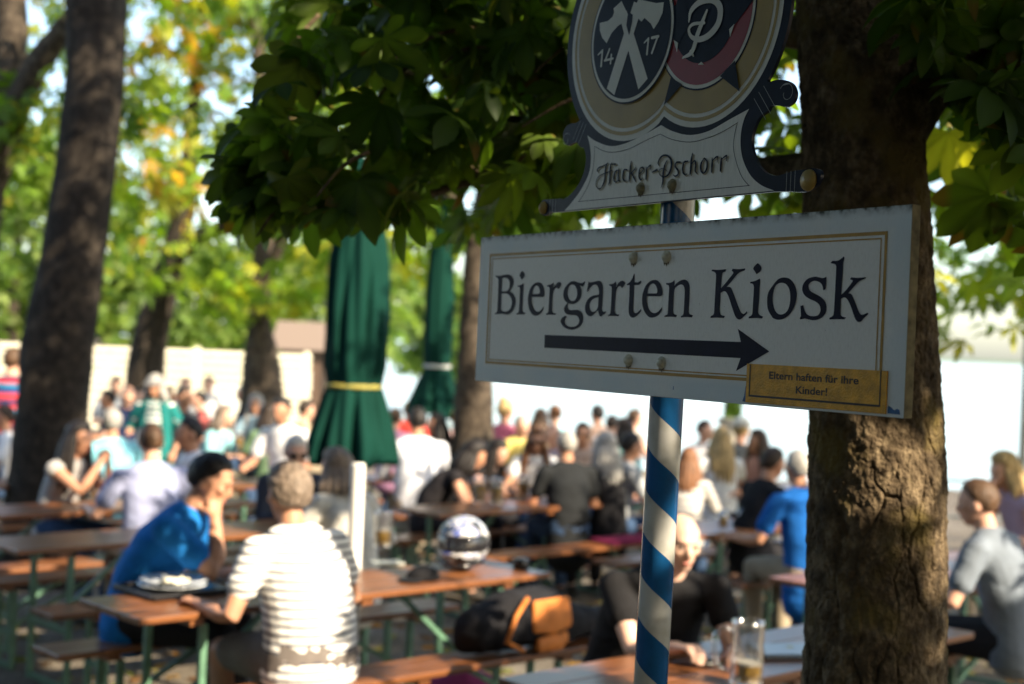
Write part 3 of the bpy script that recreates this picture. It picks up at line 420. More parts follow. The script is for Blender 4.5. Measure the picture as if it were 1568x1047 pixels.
# yellow plate stuck over the lower right corner
platem = mat('yellow_plate', (0.72, 0.35, 0.015), 0.5, vary=0.22, vscale=60, bump=0.2, bscale=300)
blackp = mat('black_print', (0.012, 0.011, 0.010), 0.5)
mb = MB().box((-0.1759, -0.2602, 0.0014), (0.2900, 0.0600, 0.0022))
plate = mb.build('warning_plate', platem, sign, bevel=0.0004)
plate['label'] = 'small yellow plate reading Eltern haften für ihre Kinder!'
link('plate_frame', lift(fill([[(-0.3133, -0.2315), (-0.3133, -0.2812), (-0.0410, -0.2812), (-0.0410, -0.2300), (-0.0434, -0.2300), (-0.0434, -0.2782), (-0.3108, -0.2782), (-0.3108, -0.2315)]]), 0.0029), blackp, plate)
def text_mesh(body, x0, x1, y0, cap, bold=0.0, z=0.0029):
    cu = bpy.data.curves.new('t', 'FONT'); cu.body = body; cu.size = 1.0; cu.offset = bold; cu.fill_mode = 'FRONT'
    me = curve_mesh(cu); co = np.array([v.co[:] for v in me.vertices]); a, b_ = co.min(0), co.max(0)
    sx = (x1 - x0) / (b_[0] - a[0]); sy = cap / 0.727
    for v in me.vertices: v.co = Vector((x0 + (v.co.x - a[0]) * sx, y0 + v.co.y * sy, z))
    return me
link('lettering', text_mesh('Eltern haften für ihre', -0.2685, -0.0835, -0.2512, 0.0113, 0.020), blackp, plate)
link('lettering', text_mesh('Kinder!', -0.2093, -0.1442, -0.2706, 0.0113, 0.020), blackp, plate)

# striped post
stm = bpy.data.materials.new('blue_white_spiral_paint'); stm.use_nodes = True; N, L = nodes_of(stm); b = N['Principled BSDF']
tc = N.new('ShaderNodeTexCoord'); sp = N.new('ShaderNodeSeparateXYZ'); L.new(tc.outputs['Object'], sp.inputs[0])
at2 = mth('ARCTAN2', sp.outputs[1], sp.outputs[0])
nzp = N.new('ShaderNodeTexNoise'); nzp.inputs['Scale'].default_value = 25; nzp.inputs['Detail'].default_value = 5; L.new(tc.outputs['Object'], nzp.inputs[0])
ph = mth('FRACT', mth('ADD', mth('ADD', mth('MULTIPLY', sp.outputs[2], 1 / 0.148), mth('MULTIPLY', at2, 1 / (2 * math.pi))), 0.0))
r1 = ramp(N, [(0.0, (0.68, 0.68, 0.65)), (0.50, (0.012, 0.125, 0.36))], 'CONSTANT'); L.new(ph, r1.inputs[0])
r2 = ramp(N, [(0.3, (0.75, 0.74, 0.68)), (0.6, (1, 1, 1))]); L.new(nzp.outputs[0], r2.inputs[0])
mx = N.new('ShaderNodeMix'); mx.data_type = 'RGBA'; mx.blend_type = 'MULTIPLY'; mx.inputs[0].default_value = 1; L.new(r1.outputs[0], mx.inputs[6]); L.new(r2.outputs[0], mx.inputs[7])
L.new(mx.outputs[2], b.inputs['Base Color']); b.inputs['Roughness'].default_value = 0.22; b.inputs['Coat Weight'].default_value = 0.3
PR = 0.0295
pole_c = SIGN_M @ Vector((-0.582, -0.15, -ST - PR - 0.006))
pole_top = SIGN_M @ Vector((-0.566, 0.52, -ST - PR - 0.006))
ax = (pole_top - pole_c).normalized(); base_p = pole_c - ax * (pole_c.z / ax.z)
post = empty('striped_post', base_p); tag(post, 'blue and white spiral striped metal post carrying both signs', 'post')
post.rotation_euler = ax.to_track_quat('Z', 'Y').to_euler()
LP = (pole_top - base_p).length
mb = MB().lathe([(PR, -0.02), (PR, LP - 0.05), (PR * 0.9, LP - 0.03), (0.0, LP - 0.02)], 48); po = mb.build('pole', stm, post, smooth=False)
for p in po.data.polygons: p.use_smooth = len(p.vertices) == 4
MB().lathe([(0.075, 0.002), (0.075, 0.012), (0.038, 0.02), (0.034, 0.05), (PR + 0.001, 0.052)], 32).build('base_flange', mat('galvanised', (0.35, 0.36, 0.36), 0.45, metal=0.8, vary=0.2), post, smooth=True)
for z in (1.86, 2.02):
    MB().lathe([(PR + 0.001, z - 0.014), (PR + 0.004, z - 0.014), (PR + 0.004, z + 0.014), (PR + 0.001, z + 0.014)], 32).build('clamp', mat('galvanised', (0.35, 0.36, 0.36), 0.45), post)

# brewery emblem sign above
CL, CRt = Vector((-0.6495, 0.336)), Vector((-0.4520, 0.339))
em = empty('brewery_sign', (0, 0, 0)); em.matrix_world = SIGN_M
tag(em, 'brewery emblem sign with two round crests, crossed axes and the words Hacker-Pschorr above a plaque', 'sign')
def arc(c, r, a0, a1, n=48):
    return [(c.x + r * math.cos(a0 + (a1 - a0) * k / n), c.y + r * math.sin(a0 + (a1 - a0) * k / n)) for k in range(n + 1)]
def two(r):
    "outline of two overlapping discs of radius r, counter-clockwise"
    d = (CRt.x - CL.x) / 2
    if r <= d: return None
    th = math.acos(d / r)
    return arc(CRt, r, -math.pi + th, math.pi - th)[:-1] + arc(CL, r, th, 2 * math.pi - th)[:-1]
silver = mat('silver_sign', (0.72, 0.71, 0.66), 0.38, spec=0.4, vary=0.07, vscale=5, stretch=(60, 6, 1))
white2 = mat('crest_white', (0.66, 0.65, 0.58), 0.4, vary=0.06, vscale=30)
goldc = mat('crest_gold', (0.36, 0.245, 0.06), 0.38, spec=0.5, vary=0.10, vscale=20)
navyc = mat('crest_navy', (0.005, 0.009, 0.025), 0.3, spec=0.2, vary=0.25, vscale=60)
redc = mat('crest_red', (0.26, 0.012, 0.02), 0.4, vary=0.1, vscale=30)
lower = [(p.x, p.y) for p in spline(sc(OUT), closed=False, sub=4)]
ang0 = math.atan2(lower[-1][1] - CRt.y, lower[-1][0] - CRt.x); ang1 = math.atan2(lower[0][1] - CL.y, lower[0][0] - CL.x) + 2 * math.pi
rr = 0.203; d_ = (CRt.x - CL.x) / 2; th = math.acos(d_ / rr)
top_arc = arc(CRt, rr, ang0, math.pi - th, 40) + arc(CL, rr, th, ang1, 50)
outline = lower + top_arc
ZB = 0.006
bd = fill([outline], extrude=0.003)
link('board', lift(bd, ZB - 0.003), navyc, em)
Z0 = ZB + 0.0005
def layer(name, contours, m, k, parent=em): return link(name, lift(fill(contours), Z0 + 0.0004 * k), m, parent)
layer('crest_field', [two(0.186)], white2, 0)
layer('crest_ring', [two(0.1765), two(0.1700)], goldc, 1)
layer('crest_ring', [two(0.1635)], goldc, 1)
circ = lambda c, r: arc(c, r, 0, 2 * math.pi, 72)[:-1]
layer('round_crest', [circ(CRt, 0.1255)], navyc, 2); layer('crest_field', [circ(CRt, 0.1225)], white2, 3)
layer('crest_ring', [circ(CRt, 0.1165)], redc, 4); layer('round_crest', [circ(CRt, 0.081)], navyc, 5)
for i, c in enumerate(SPIKES): layer('star_point', [sc(c)], navyc, 6 + 0.1 * i)
m_ = lambda c: [(2 * CRt.x - p[0] * MM, 2 * CRt.y - p[1] * MM) for p in c]
for i, c in enumerate(SPIKES[:2]): layer('star_point', [m_(c)], navyc, 6.5 + 0.1 * i)
for i, c in enumerate(FACETS): layer('star_facet', [sc(c)], white2, 7 + 0.1 * i)
layer('round_crest', [circ(CL, 0.1215)], navyc, 8); layer('crest_field', [circ(CL, 0.1185)], white2, 9); layer('round_crest', [circ(CL, 0.1125)], navyc, 10)
AX = [spline([(p[0] * MM, p[1] * MM, 1) for p in c]) for c in AXES]
for i, c in enumerate(AX): layer('axe', [c], white2, 11 + 0.1 * i)
layer('axe_binding', [sc(TIE[0])], navyc, 12)
def brush(strokes, z, dx=0.0, dy=0.0):
    "each stroke as a tapered flat ribbon with round ends"
    V, F = [], []
    for si, s in enumerate(strokes):
        pts = [Vector((p[0] * MM + dx, p[1] * MM + dy)) for p in s]; w = [p[2] * MM * 0.5 for p in s]
        sp_ = spline([tuple(p) for p in pts], closed=False, sub=6); n = len(sp_); zz = z + si * 0.000015
        ws = np.interp(np.linspace(0, len(s) - 1, n), range(len(s)), w)
        base = len(V)
        for k in range(n):
            t = (sp_[min(k + 1, n - 1)] - sp_[max(k - 1, 0)]).normalized(); q = Vector((-t.y, t.x))
            V += [(*(sp_[k] + q * ws[k]), zz), (*(sp_[k] - q * ws[k]), zz)]
        for k in range(n - 1): F.append((base + 2 * k + 1, base + 2 * k + 3, base + 2 * k + 2, base + 2 * k))
        for e, sg in ((0, -1), (n - 1, 1)):
            t = (sp_[min(e + 1, n - 1)] - sp_[max(e - 1, 0)]).normalized() * sg; q = Vector((-t.y, t.x)); bb = len(V)
            for k in range(7):
                a_ = math.pi * k / 6; V.append((*(sp_[e] + (q * math.cos(a_) + t * math.sin(a_)) * ws[e]), zz))
            F.append(tuple(range(bb + 6, bb - 1, -1)))
    me = bpy.data.meshes.new('brush'); me.from_pydata(V, [], F); me.update(); return me
for q in (NUM[:5], NUM[5:]): link('numerals', brush(q, Z0 + 0.0048), white2, em)
link('swash_letter', brush(PSW, Z0 + 0.0036), white2, em)
pan = [p for p in spline(sc(PANEL), sub=5)]
layer('plaque', [pan], silver, 0)
pl = [Vector(p) for p in spline(sc(PLINE), sub=5)]
def inset(c, w):
    n = len(c); out = []
    for i in range(n):
        t = (c[(i + 1) % n] - c[i - 1]).normalized(); out.append(c[i] + Vector((t.y, -t.x)) * w)
    return out
layer('plaque_line', [pl, inset(pl, 0.0011)], navyc, 1)
link('letter_shadow', brush(HP, Z0 + 0.0008, 0.0022, -0.0022), mat('crest_tan', (0.40, 0.34, 0.22), 0.5), em)
letm = mat('glossy_navy_letter', (0.005, 0.011, 0.036), 0.25, spec=0.25)
link('lettering', brush(HP, Z0 + 0.0016), letm, em)
for x, y in ((-0.6061, 0.0630), (-0.5197, 0.0624)):
    o = bolt(x, y, em, 0.0086, mat('mossy_bolt', (0.24, 0.22, 0.13), 0.7, vary=0.4, vscale=120)); o.location.z = Z0 + 0.0004
for x, y, r in ((-0.1965, 0.0466, 0.0165), (-0.9110, 0.0466, 0.0125)):
    o = MB().lathe([(r, 0), (r * 0.95, 0.003), (r * 0.5, 0.0075), (0, 0.009)], 24).build('gold_boss', goldc, em, smooth=True); o.location = (x, y, Z0)
hair_ = mat('crest_hairline', (0.34, 0.35, 0.35), 0.4)
def cl8(a, b_, w=0.0009):
    a, b_ = Vector(a), Vector(b_); t = (b_ - a).normalized(); q = Vector((-t.y, t.x)) * w * 0.5
    return [tuple(a + q), tuple(a - q), tuple(b_ - q), tuple(b_ + q)]
lines = []
for k in range(3): lines.append(cl8((-0.2440 + 0.009 * k, 0.0640), (-0.2440 + 0.009 * k, 0.0285)))
for k in range(3): lines.append(cl8((-0.8700 - 0.0095 * k, 0.062), (-0.8700 - 0.0095 * k, 0.029)))
for k in range(3): lines.append(cl8((-0.3250 + 0.0105 * k, 0.1840 + 0.0085 * k), (-0.2960 + 0.0105 * k, 0.1480 + 0.0080 * k)))
for k in range(3): lines.append(cl8((-0.7800 - 0.0095 * k, 0.1930 + 0.004 * k), (-0.8040 - 0.0085 * k, 0.1560 + 0.006 * k)))
layer('collar_line', lines, hair_, 1)
def scroll(c, r, a0, turns, sg):
    pts = [(c[0] + r * (1 - 0.62 * k / 30) * math.cos(a0 + sg * turns * 2 * math.pi * k / 30), c[1] + r * (1 - 0.62 * k / 30) * math.sin(a0 + sg * turns * 2 * math.pi * k / 30)) for k in range(31)]
    o_ = [Vector(p) for p in pts]; L_ = []
    for k in range(30): L_.append(cl8(o_[k], o_[k + 1], 0.0010))
    return L_
layer('collar_line', scroll((-0.2515, 0.1830), 0.017, 2.6, 0.95, -1), hair_, 1.2)
layer('collar_line', scroll((-0.8430, 0.1700), 0.014, 0.6, 0.95, 1), hair_, 1.2)

# ------------------------------------------------------------------ foliage
def leaf_template(n_leaf, stations, half, droop, fold):
    "palmate leaf: leaflets fan out from the origin, centre one along +y; returns V, F, leaflet weight"
    V, F = [], []
    angs = np.linspace(-1, 1, n_leaf) * 1.9 if n_leaf > 1 else [0.0]
    for li, a in enumerate(angs):
        Lr = 1.0 - 0.42 * abs(a / 1.9) ** 1.5
        d = np.array([math.sin(a), math.cos(a)]); q = np.array([d[1], -d[0]])
        base = len(V)
        for t, h in zip(stations, half):
            r = t * Lr; c = d * r; z = -droop * r * r - 0.05 * abs(a) * r
            for sgn in (-1, 0, 1):
                p = c + q * h * Lr * sgn; V.append((p[0], p[1], z + fold * abs(sgn) * h))
        for k in range(len(stations) - 1):
            for e in (0, 1):
                i = base + 3 * k + e; F.append((i, i + 1, i + 4, i + 3))
    return np.array(V), np.array(F)
T_HI = [leaf_template(n, [0, .2, .42, .62, .78, .9, 1.0], [.014, .07, .145, .20, .20, .125, .012], dr, fo) for n, dr, fo in ((7, .35, .25), (5, .5, .35), (6, .25, .15), (7, .7, .3))]
T_LO = [leaf_template(n, [0, .62, 1.0], [.02, .18, .02], dr, .2) for n, dr in ((7, .3), (5, .5), (6, .6))]
T_XL = [leaf_template(n, [0, .6, 1.0], [.05, .30, .03], dr, .2) for n, dr in ((4, .3), (5, .5), (3, .4))]
GREENS = [(.035, .075, .010), (.050, .100, .012), (.070, .130, .014), (.095, .150, .018)]
YELLOWS = [(.13, .20, .015), (.18, .24, .02), (.25, .26, .025), (.10, .18, .014), (.12, .21, .016)]
AUTUMN = [(.30, .14, .02), (.34, .20, .03), (.22, .20, .03), (.16, .18, .03)]
def leaves(centers, size, templates, palette, up=0.6, out=None, rg=None):
    rg = rg or rng; n = len(centers); centers = np.asarray(centers)
    nrm = rg.normal(size=(n, 3)); nrm /= np.linalg.norm(nrm, axis=1)[:, None]
    nrm = nrm * (1 - up) + np.array([0, 0, 1.0]) * up; nrm /= np.linalg.norm(nrm, axis=1)[:, None]
    d = rg.normal(size=(n, 3))
    if out is not None: d = d * 0.6 + out
    d[:, 2] -= 0.5
    d -= nrm * (d * nrm).sum(1)[:, None]; d /= np.linalg.norm(d, axis=1)[:, None] + 1e-9
    sx = np.cross(d, nrm); sz = size * rg.uniform(0.65, 1.25, n)
    pal = np.array(palette); pc = pal[rg.integers(0, len(pal), n)] * rg.uniform(0.75, 1.25, (n, 1))
    which = rg.integers(0, len(templates), n); Vs, Fs, Cs = [], [], []; off = 0
    for k, (TV, TF) in enumerate(templates):
        id_ = np.where(which == k)[0]
        if not len(id_): continue
        B = np.stack([sx[id_], d[id_], nrm[id_]], 1)                 # rows
        W = np.einsum('vi,nij->nvj', TV, B) * sz[id_][:, None, None] + centers[id_][:, None]
        Vs.append(W.reshape(-1, 3)); m = len(TV)
        Fs.append((TF[None] + (np.arange(len(id_)) * m)[:, None, None] + off).reshape(-1, 4))
        cc = np.repeat(pc[id_], m, 0).reshape(len(id_), m, 3)
        nst = 3 if templates is not T_HI else 7; vi = np.arange(m); lf = vi // (3 * nst); stn = (vi // 3) % nst
        cc = cc * rg.uniform(.82, 1.18, (len(id_), int(lf.max()) + 1))[:, lf][..., None]
        if nst == 7:                                          # dry brown tips and edges on some leaflets, paler midrib
            dry = (rg.random((len(id_), int(lf.max()) + 1)) < .06)[:, lf] & (stn >= 4)[None]
            cc = np.where(dry[..., None], cc * .35 + np.array([.15, .065, .018]) * .65, cc); cc[:, vi % 3 == 1] *= 1.25
        Cs.append(cc.reshape(-1, 3)); off += len(id_) * m
    return np.concatenate(Vs), np.concatenate(Fs), np.concatenate(Cs)
def join(parts):
    V, F, C = [], [], []; o = 0
    for v, f, c in parts: V.append(v); F.append(f + o); C.append(c); o += len(v)
    return np.concatenate(V), np.concatenate(F), np.concatenate(C)
def project(Q):
    Q = np.asarray(Q) - np.array([0, 0, CAM_H]); d = Q[:, 1]; dd = np.where(d > 0.05, d, np.nan)
    return 784 + 2178 * (Q @ np.array(CR)) / dd, 523.5 - 2178 * (Q @ np.array(CU)) / dd, d
def in_frame(Q, mx=60, my=60):
    px, py, d = project(Q)
    with np.errstate(invalid='ignore'):
        return (d > 0.05) & (px > -mx) & (px < 1568 + mx) & (py > -my) & (py < 1047 + my), px, py
def blob(center, radii, n, clumps, spread, rg=None, shell=0.55):
    rg = rg or rng; c = np.array(center, float); r = np.array(radii, float)
    def pts(k):
        v = rg.normal(size=(k, 3)); v /= np.linalg.norm(v, axis=1)[:, None]
        rad = np.where(rg.random(k) < shell, rg.uniform(0.75, 1.0, k), rg.random(k) ** (1 / 3)); return v * rad[:, None]
    cl = pts(clumps); w = rg.gamma(1.2, 1.0, clumps); w /= w.sum()
    i = rg.choice(clumps, n, p=w); Q = cl[i] + rg.normal(size=(n, 3)) * spread
    return c + Q * r
LIT = []                                   # places the sun reaches between the leaves: (point, radius)
def carve(Q):
    keep = np.ones(len(Q), bool); S = np.array(SUN)
    for e in LIT:
        p, r = e[0], e[1]; t0 = e[2] if len(e) > 2 else 0.3
        v = Q - np.array(p); t = v @ S; d = np.linalg.norm(v - t[:, None] * S, axis=1)
        keep &= ~((t > t0) & (d < r + 0.09 + 0.010 * np.clip(t, 0, 30)))
    return Q[keep]

def trunk_mesh(name, path, radii, n=24, rows=60, amp=0.02, seed=1, plates=16.0):
    path = [Vector(p) for p in path]; m = len(path)
    t = np.linspace(0, m - 1, rows); A = np.array(path)
    def cr(arr):
        out = []
        for s in t:
            i = min(int(s), m - 2); f = s - i; p0, p1, p2, p3 = arr[max(i - 1, 0)], arr[i], arr[i + 1], arr[min(i + 2, m - 1)]
            out.append(0.5 * ((2 * p1) + (-p0 + p2) * f + (2 * p0 - 5 * p1 + 4 * p2 - p3) * f * f + (-p0 + 3 * p1 - 3 * p2 + p3) * f ** 3))
        return np.array(out)
    Pp = cr(A); Rr = cr(np.asarray(radii, float))
    C_, T, S, Nn = frames(Pp); a = np.linspace(0, 2 * np.pi, n, endpoint=False)
    dirs = np.cos(a)[None, :, None] * S[:, None] + np.sin(a)[None, :, None] * Nn[:, None]
    V = C_[:, None] + Rr[:, None, None] * dirs
    if plates >= 17:                                          # near trunk: flat plates parted by narrow cracks
        aa = (a[None] + 0 * t[:, None]) * float(np.mean(Rr)); zz = Pp[:, 2][:, None] + 0 * a[None]
        wq = np.stack([aa * 9, zz * 9, aa * 0 + seed], -1); du, dv = fbm(wq, 4, seed) * .075, fbm(wq, 4, seed + 7) * .12
        f1, cr_ = worley((aa + du) / .060, (zz + dv) / .260, seed); f1b, crb = worley((aa + du * 1.4) / .024, (zz + dv) / .050, seed + 3)
        lift_ = hash3(np.stack([np.floor((aa + du) / .10), np.floor((zz + dv) / .2), aa * 0], -1), 5) - .5
        mask = np.clip(fbm(np.stack([aa * 6, zz * 4, aa * 0], -1), 3, 3) * 7 + .25, 0, 1)
        disp = -.009 * np.exp(-(cr_ / .045) ** 2) * mask - .0016 * np.exp(-(crb / .08) ** 2) * mask + .0035 * lift_ * np.clip(cr_ / .2, 0, 1) - .003 * (f1 - .5) \
            + .013 * fbm(np.stack([aa * 50, zz * 40, aa * 0], -1), 5, 8) + .014 * fbm(V * np.array([5, 5, 2.5]), 2, 6)
        V = V + dirs * disp[..., None]
        i_, j_ = np.meshgrid(np.arange(rows - 1), np.arange(n), indexing='ij')
        F = np.stack([i_ * n + j_, i_ * n + (j_ + 1) % n, (i_ + 1) * n + (j_ + 1) % n, (i_ + 1) * n + j_], -1).reshape(-1, 4)
        return V.reshape(-1, 3), F
    q = V * np.array([plates, plates, plates * 0.32])
    w = q + 0.9 * np.stack([fbm(q * .7, 3, seed), fbm(q * .7, 3, seed + 9), fbm(q * .7, 3, seed + 5)], -1)
    ridge = np.abs(fbm(w, 3, seed + 2)); plate = np.clip(ridge / 0.10, 0, 1) ** 0.6
    fine = fbm(V * plates * 6 * np.array([1, 1, .5]), 3, seed + 4); big = fbm(V * 3.0, 2, seed + 6)
    disp = amp * (plate - 0.75) + amp * 0.45 * fine + amp * 1.3 * big
    V = V + dirs * disp[..., None]
    i_, j_ = np.meshgrid(np.arange(rows - 1), np.arange(n), indexing='ij')
    F = np.stack([i_ * n + j_, i_ * n + (j_ + 1) % n, (i_ + 1) * n + (j_ + 1) % n, (i_ + 1) * n + j_], -1).reshape(-1, 4)
    return V.reshape(-1, 3), F
def limb(parent, bark, path, radii, n=10, rows=24, amp=0.01, name='limb', seed=3):
    V, F = trunk_mesh(name, path, radii, n, rows, amp, seed, 14); return link(name, np_mesh(name, V, F), bark, parent, smooth=True)

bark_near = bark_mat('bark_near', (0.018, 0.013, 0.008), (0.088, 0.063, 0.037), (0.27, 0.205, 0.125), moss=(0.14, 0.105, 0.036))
bark_shaded = bark_mat('bark_shaded', (0.009, 0.007, 0.006), (0.026, 0.021, 0.016), (0.062, 0.050, 0.038), scale=0.6)  # darker bark copy, shade put into the colour of shaded trunks
bark_lit = bark_mat('bark_lit', (0.018, 0.014, 0.010), (0.055, 0.043, 0.032), (0.135, 0.108, 0.080), scale=0.6)  # paler copy of the same bark, for trunks in sun
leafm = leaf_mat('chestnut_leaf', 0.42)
leafd = leaf_mat('canopy_leaf', 0.25, glow=(1.1, 1.1, 0.7))  # dimmer leaf copy for shading crowns, lets less light through
LIT += [((-0.80, 5.45, 1.0), 0.30), ((-0.75, 5.35, 0.66), 0.16), ((-1.12, 6.1, 1.02), 0.10), ((-1.27, 6.3, 1.12), 0.07), ((0.03, 6.75, 0.95), 0.13),
        ((-0.76, 6.7, 1.0), 0.16), ((-0.66, 7.3, 0.95), 0.2), ((0.62, 5.3, 1.1), 0.10), ((0.35, 5.4, 0.95), 0.06), ((0.75, 4.5, 0.8), 0.10), ((-2.0, 8.4, 1.08), 0.09), ((-2.95, 9.2, 0.98), 0.1),
        ((-3.0, 10.8, 1.05), 0.2), ((0.82, 2.96, 1.71), 0.06), ((0.90, 2.98, 1.72), 0.05), ((0.935, 3.06, 1.50), -.06), ((0.92, 3.03, 1.36), -.05), ((0.90, 3.0, 1.26), -.04), ((0.84, 2.97, 1.17), -.05), ((0.87, 2.97, 1.08), -.05), ((-.75, 6.72, 1.2), .06), ((-.75, 6.72, .86), .06), ((2.2, 6.4, 1.0), 0.06),
        ((-0.3, 7.6, 0.0), 0.22), ((0.3, 8.2, 0.0), 0.3), ((0.0, 6.4, 0.77), 0.12), ((-0.45, 6.1, 0.77), 0.07), ((-1.2, 5.05, 0.76), 0.06), ((0.32, 2.45, 1.68), 0.05), ((1.3, 8.2, 0.1), 0.2), ((1.55, 8.8, 0.5), 0.15)]

rlit = np.random.default_rng(77)
for k in range(28): LIT.append(((rlit.uniform(-5.5, .9), rlit.uniform(11.0, 17), rlit.uniform(.6, 1.3)), rlit.uniform(.05, .22)))
for k in range(30): LIT.append((P(rlit.uniform(350, 860), rlit.uniform(20, 350), rlit.uniform(3.5, 4.3)), -.035, .22))
LIT += [((-1.15, 11.0, 1.15), .06), ((-1.05, 11.0, 1.05), .05), ((.64, 5.3, 1.12), .10), ((.60, 5.2, 1.0), .05), ((.78, 4.7, .9), .08)]
for k in range(70):
    LIT.append(((rlit.uniform(-4.5, 4.0), rlit.uniform(5.0, 13.0), rlit.uniform(.2, 1.2)), rlit.uniform(.02, .14)))
for k in range(16): LIT.append((P(rlit.uniform(150, 500), rlit.uniform(10, 470), rlit.choice([11.6, 12.4])), rlit.uniform(.15, .4), .55))
for k in range(22): LIT.append((P(rlit.uniform(200, 520), rlit.uniform(0, 480), rlit.choice([17.6, 18.5, 19.5])), rlit.uniform(.4, .8), .8))
for k in range(8): LIT.append((P(rlit.uniform(600, 740), rlit.uniform(330, 450), 13.8), rlit.uniform(.2, .4), .6))
for k in range(5): LIT.append((P(rlit.uniform(1400, 1568), rlit.uniform(300, 580), 9.8), rlit.uniform(.15, .35), .5))
for k in range(6): LIT.append((P(rlit.uniform(0, 95), rlit.uniform(60, 320), 13.2), rlit.uniform(.2, .4), .6))
# nearest chestnut
tp = [P(1339, 1900, 3.1), P(1337, 1300, 3.1), P(1337, 1047, 3.1), P(1341, 840, 3.1), P(1341, 650, 3.1), P(1330, 400, 3.1), P(1318, 180, 3.1), P(1310, 0, 3.1), P(1312, -250, 3.12), P(1330, -600, 3.2)]
tp[0].z = -0.1; tp[1].z = 0.35
tree = empty('chestnut_tree', (tp[0].x, tp[0].y, 0)); tag(tree, 'near chestnut tree with thick cracked bark standing right behind the white arrow sign', 'tree')
def local(parent, Q): return np.asarray(Q) - np.array(parent.location)
V, F = trunk_mesh('trunk', tp, [.22, .168, .152, .147, .141, .136, .130, .128, .125, .11], 420, 1500, 0.016, 1, 17.0)
link('trunk', np_mesh('trunk', local(tree, V), F), bark_near, tree, smooth=True)
def tl(path): return [Vector(p) - tree.location for p in path]
limb(tree, bark_near, tl([P(1352, 190, 3.1), P(1420, 110, 3.1), P(1500, 45, 3.15), P(1600, -40, 3.0), P(1900, -260, 2.7)]), [.10, .075, .055, .05, .035], 24, 60, .008)
limb(tree, bark_near, tl([P(1370, 170, 3.1), P(1440, 120, 3.05), P(1500, 75, 3.0), P(1580, 40, 2.9)]), [.03, .018, .014, .01], 10, 30, .003, seed=8)
limb(tree, bark_near, tl([P(1372, 150, 3.1), P(1430, 152, 3.1), P(1500, 125, 3.2), P(1600, 60, 3.3)]), [.02, .012, .011, .008], 10, 30, .003, seed=9)
limb(tree, bark_near, tl([P(1330, -420, 3.15), P(1200, -760, 2.6), P(1000, -1100, 1.6), P(900, -1500, .2)]), [.1, .08, .06, .04], 14, 40, .01)
limb(tree, bark_near, tl([P(1330, -500, 3.2), P(1340, -1100, 3.5), P(1400, -1700, 3.8)]), [.1, .08, .05], 14, 40, .01)
limb(tree, bark_near, tl([P(1300, 255, 3.15), P(1180, 262, 3.3), P(1000, 268, 3.6), P(860, 275, 3.8), P(720, 262, 4.0), P(600, 255, 4.1)]), [.05, .036, .03, .026, .018, .008], 12, 60, .004)
limb(tree, bark_near, tl([P(1290, 60, 3.1), P(1100, 40, 3.4), P(900, 70, 3.6), P(740, 110, 3.8), P(620, 110, 4.0)]), [.04, .03, .022, .016, .007], 12, 60, .004, seed=11)
limb(tree, bark_near, tl([P(900, 240, 3.7), P(800, 185, 3.7), P(700, 190, 3.8), P(560, 185, 3.9), P(470, 180, 3.9)]), [.016, .013, .011, .009, .004], 8, 40, .002, seed=12)
limb(tree, bark_near, tl([P(760, 265, 3.9), P(640, 300, 3.7), P(500, 320, 3.6), P(420, 330, 3.6)]), [.014, .011, .008, .004], 8, 40, .002, seed=13)
rl = np.random.default_rng(21)
for k in range(34):
    x0, y0 = rl.uniform(480, 1180), rl.uniform(20, 290); d0 = rl.uniform(3.3, 4.2); a_ = rl.uniform(-3.6, -2.0) if rl.random() < .75 else rl.uniform(0, 6.3); L_ = rl.uniform(70, 170)
    x1, y1 = x0 + L_ * math.cos(a_), y0 - L_ * math.sin(a_) * .7 + 25
    limb(tree, bark_near, tl([P(x0, y0, d0), P((x0 + x1) / 2, (y0 + y1) / 2 - 12, d0 - .05), P(x1, y1, d0 - rl.uniform(0, .25))]), [.007, .005, .0025], 6, 10, .0008, name='twig', seed=k)
# hanging branch foliage
def inside(poly, x, y):
    r = np.zeros(len(x), bool); n = len(poly)
    for i in range(n):
        (x1, y1), (x2, y2) = poly[i], poly[i - 1]
        with np.errstate(divide='ignore', invalid='ignore'):
            r ^= ((y1 > y) != (y2 > y)) & (x < (x2 - x1) * (y - y1) / (y2 - y1) + x1)
    return r
MASS = [(545, -90), (540, 20), (470, 95), (430, 150), (380, 215), (370, 265), (400, 300), (470, 330), (520, 345), (600, 350), (700, 350), (790, 290), (870, 300), (990, 270), (1120, 300), (1240, 290), (1300, 200), (1300, -90)]
MASS2 = [(400, 225), (360, 245), (345, 300), (380, 345), (450, 345), (480, 300)]
def branch_leaves(poly, n, d0, d1, size, rg, pal):
    xs_ = rg.uniform(min(p[0] for p in poly), max(p[0] for p in poly), n * 4); ys_ = rg.uniform(min(p[1] for p in poly), max(p[1] for p in poly), n * 4)
    ok = inside(poly, xs_, ys_)
    # airy holes
    h = vnoise(np.stack([xs_ / 62, ys_ / 48, xs_ * 0], -1), 31); ok &= h > 0.30
    xs_, ys_ = xs_[ok][:n], ys_[ok][:n]; d = rg.uniform(d0, d1, len(xs_))
    Q = carve(np.array([P(a, b_ - 25, c) for a, b_, c in zip(xs_, ys_, d)]))
    return leaves(Q, size, T_HI, pal, up=0.45, out=np.array([-0.35, -0.1, -0.5]), rg=rg)
BR = GREENS * 3 + [(.06, .11, .012), (.045, .09, .012), (.10, .13, .018)]
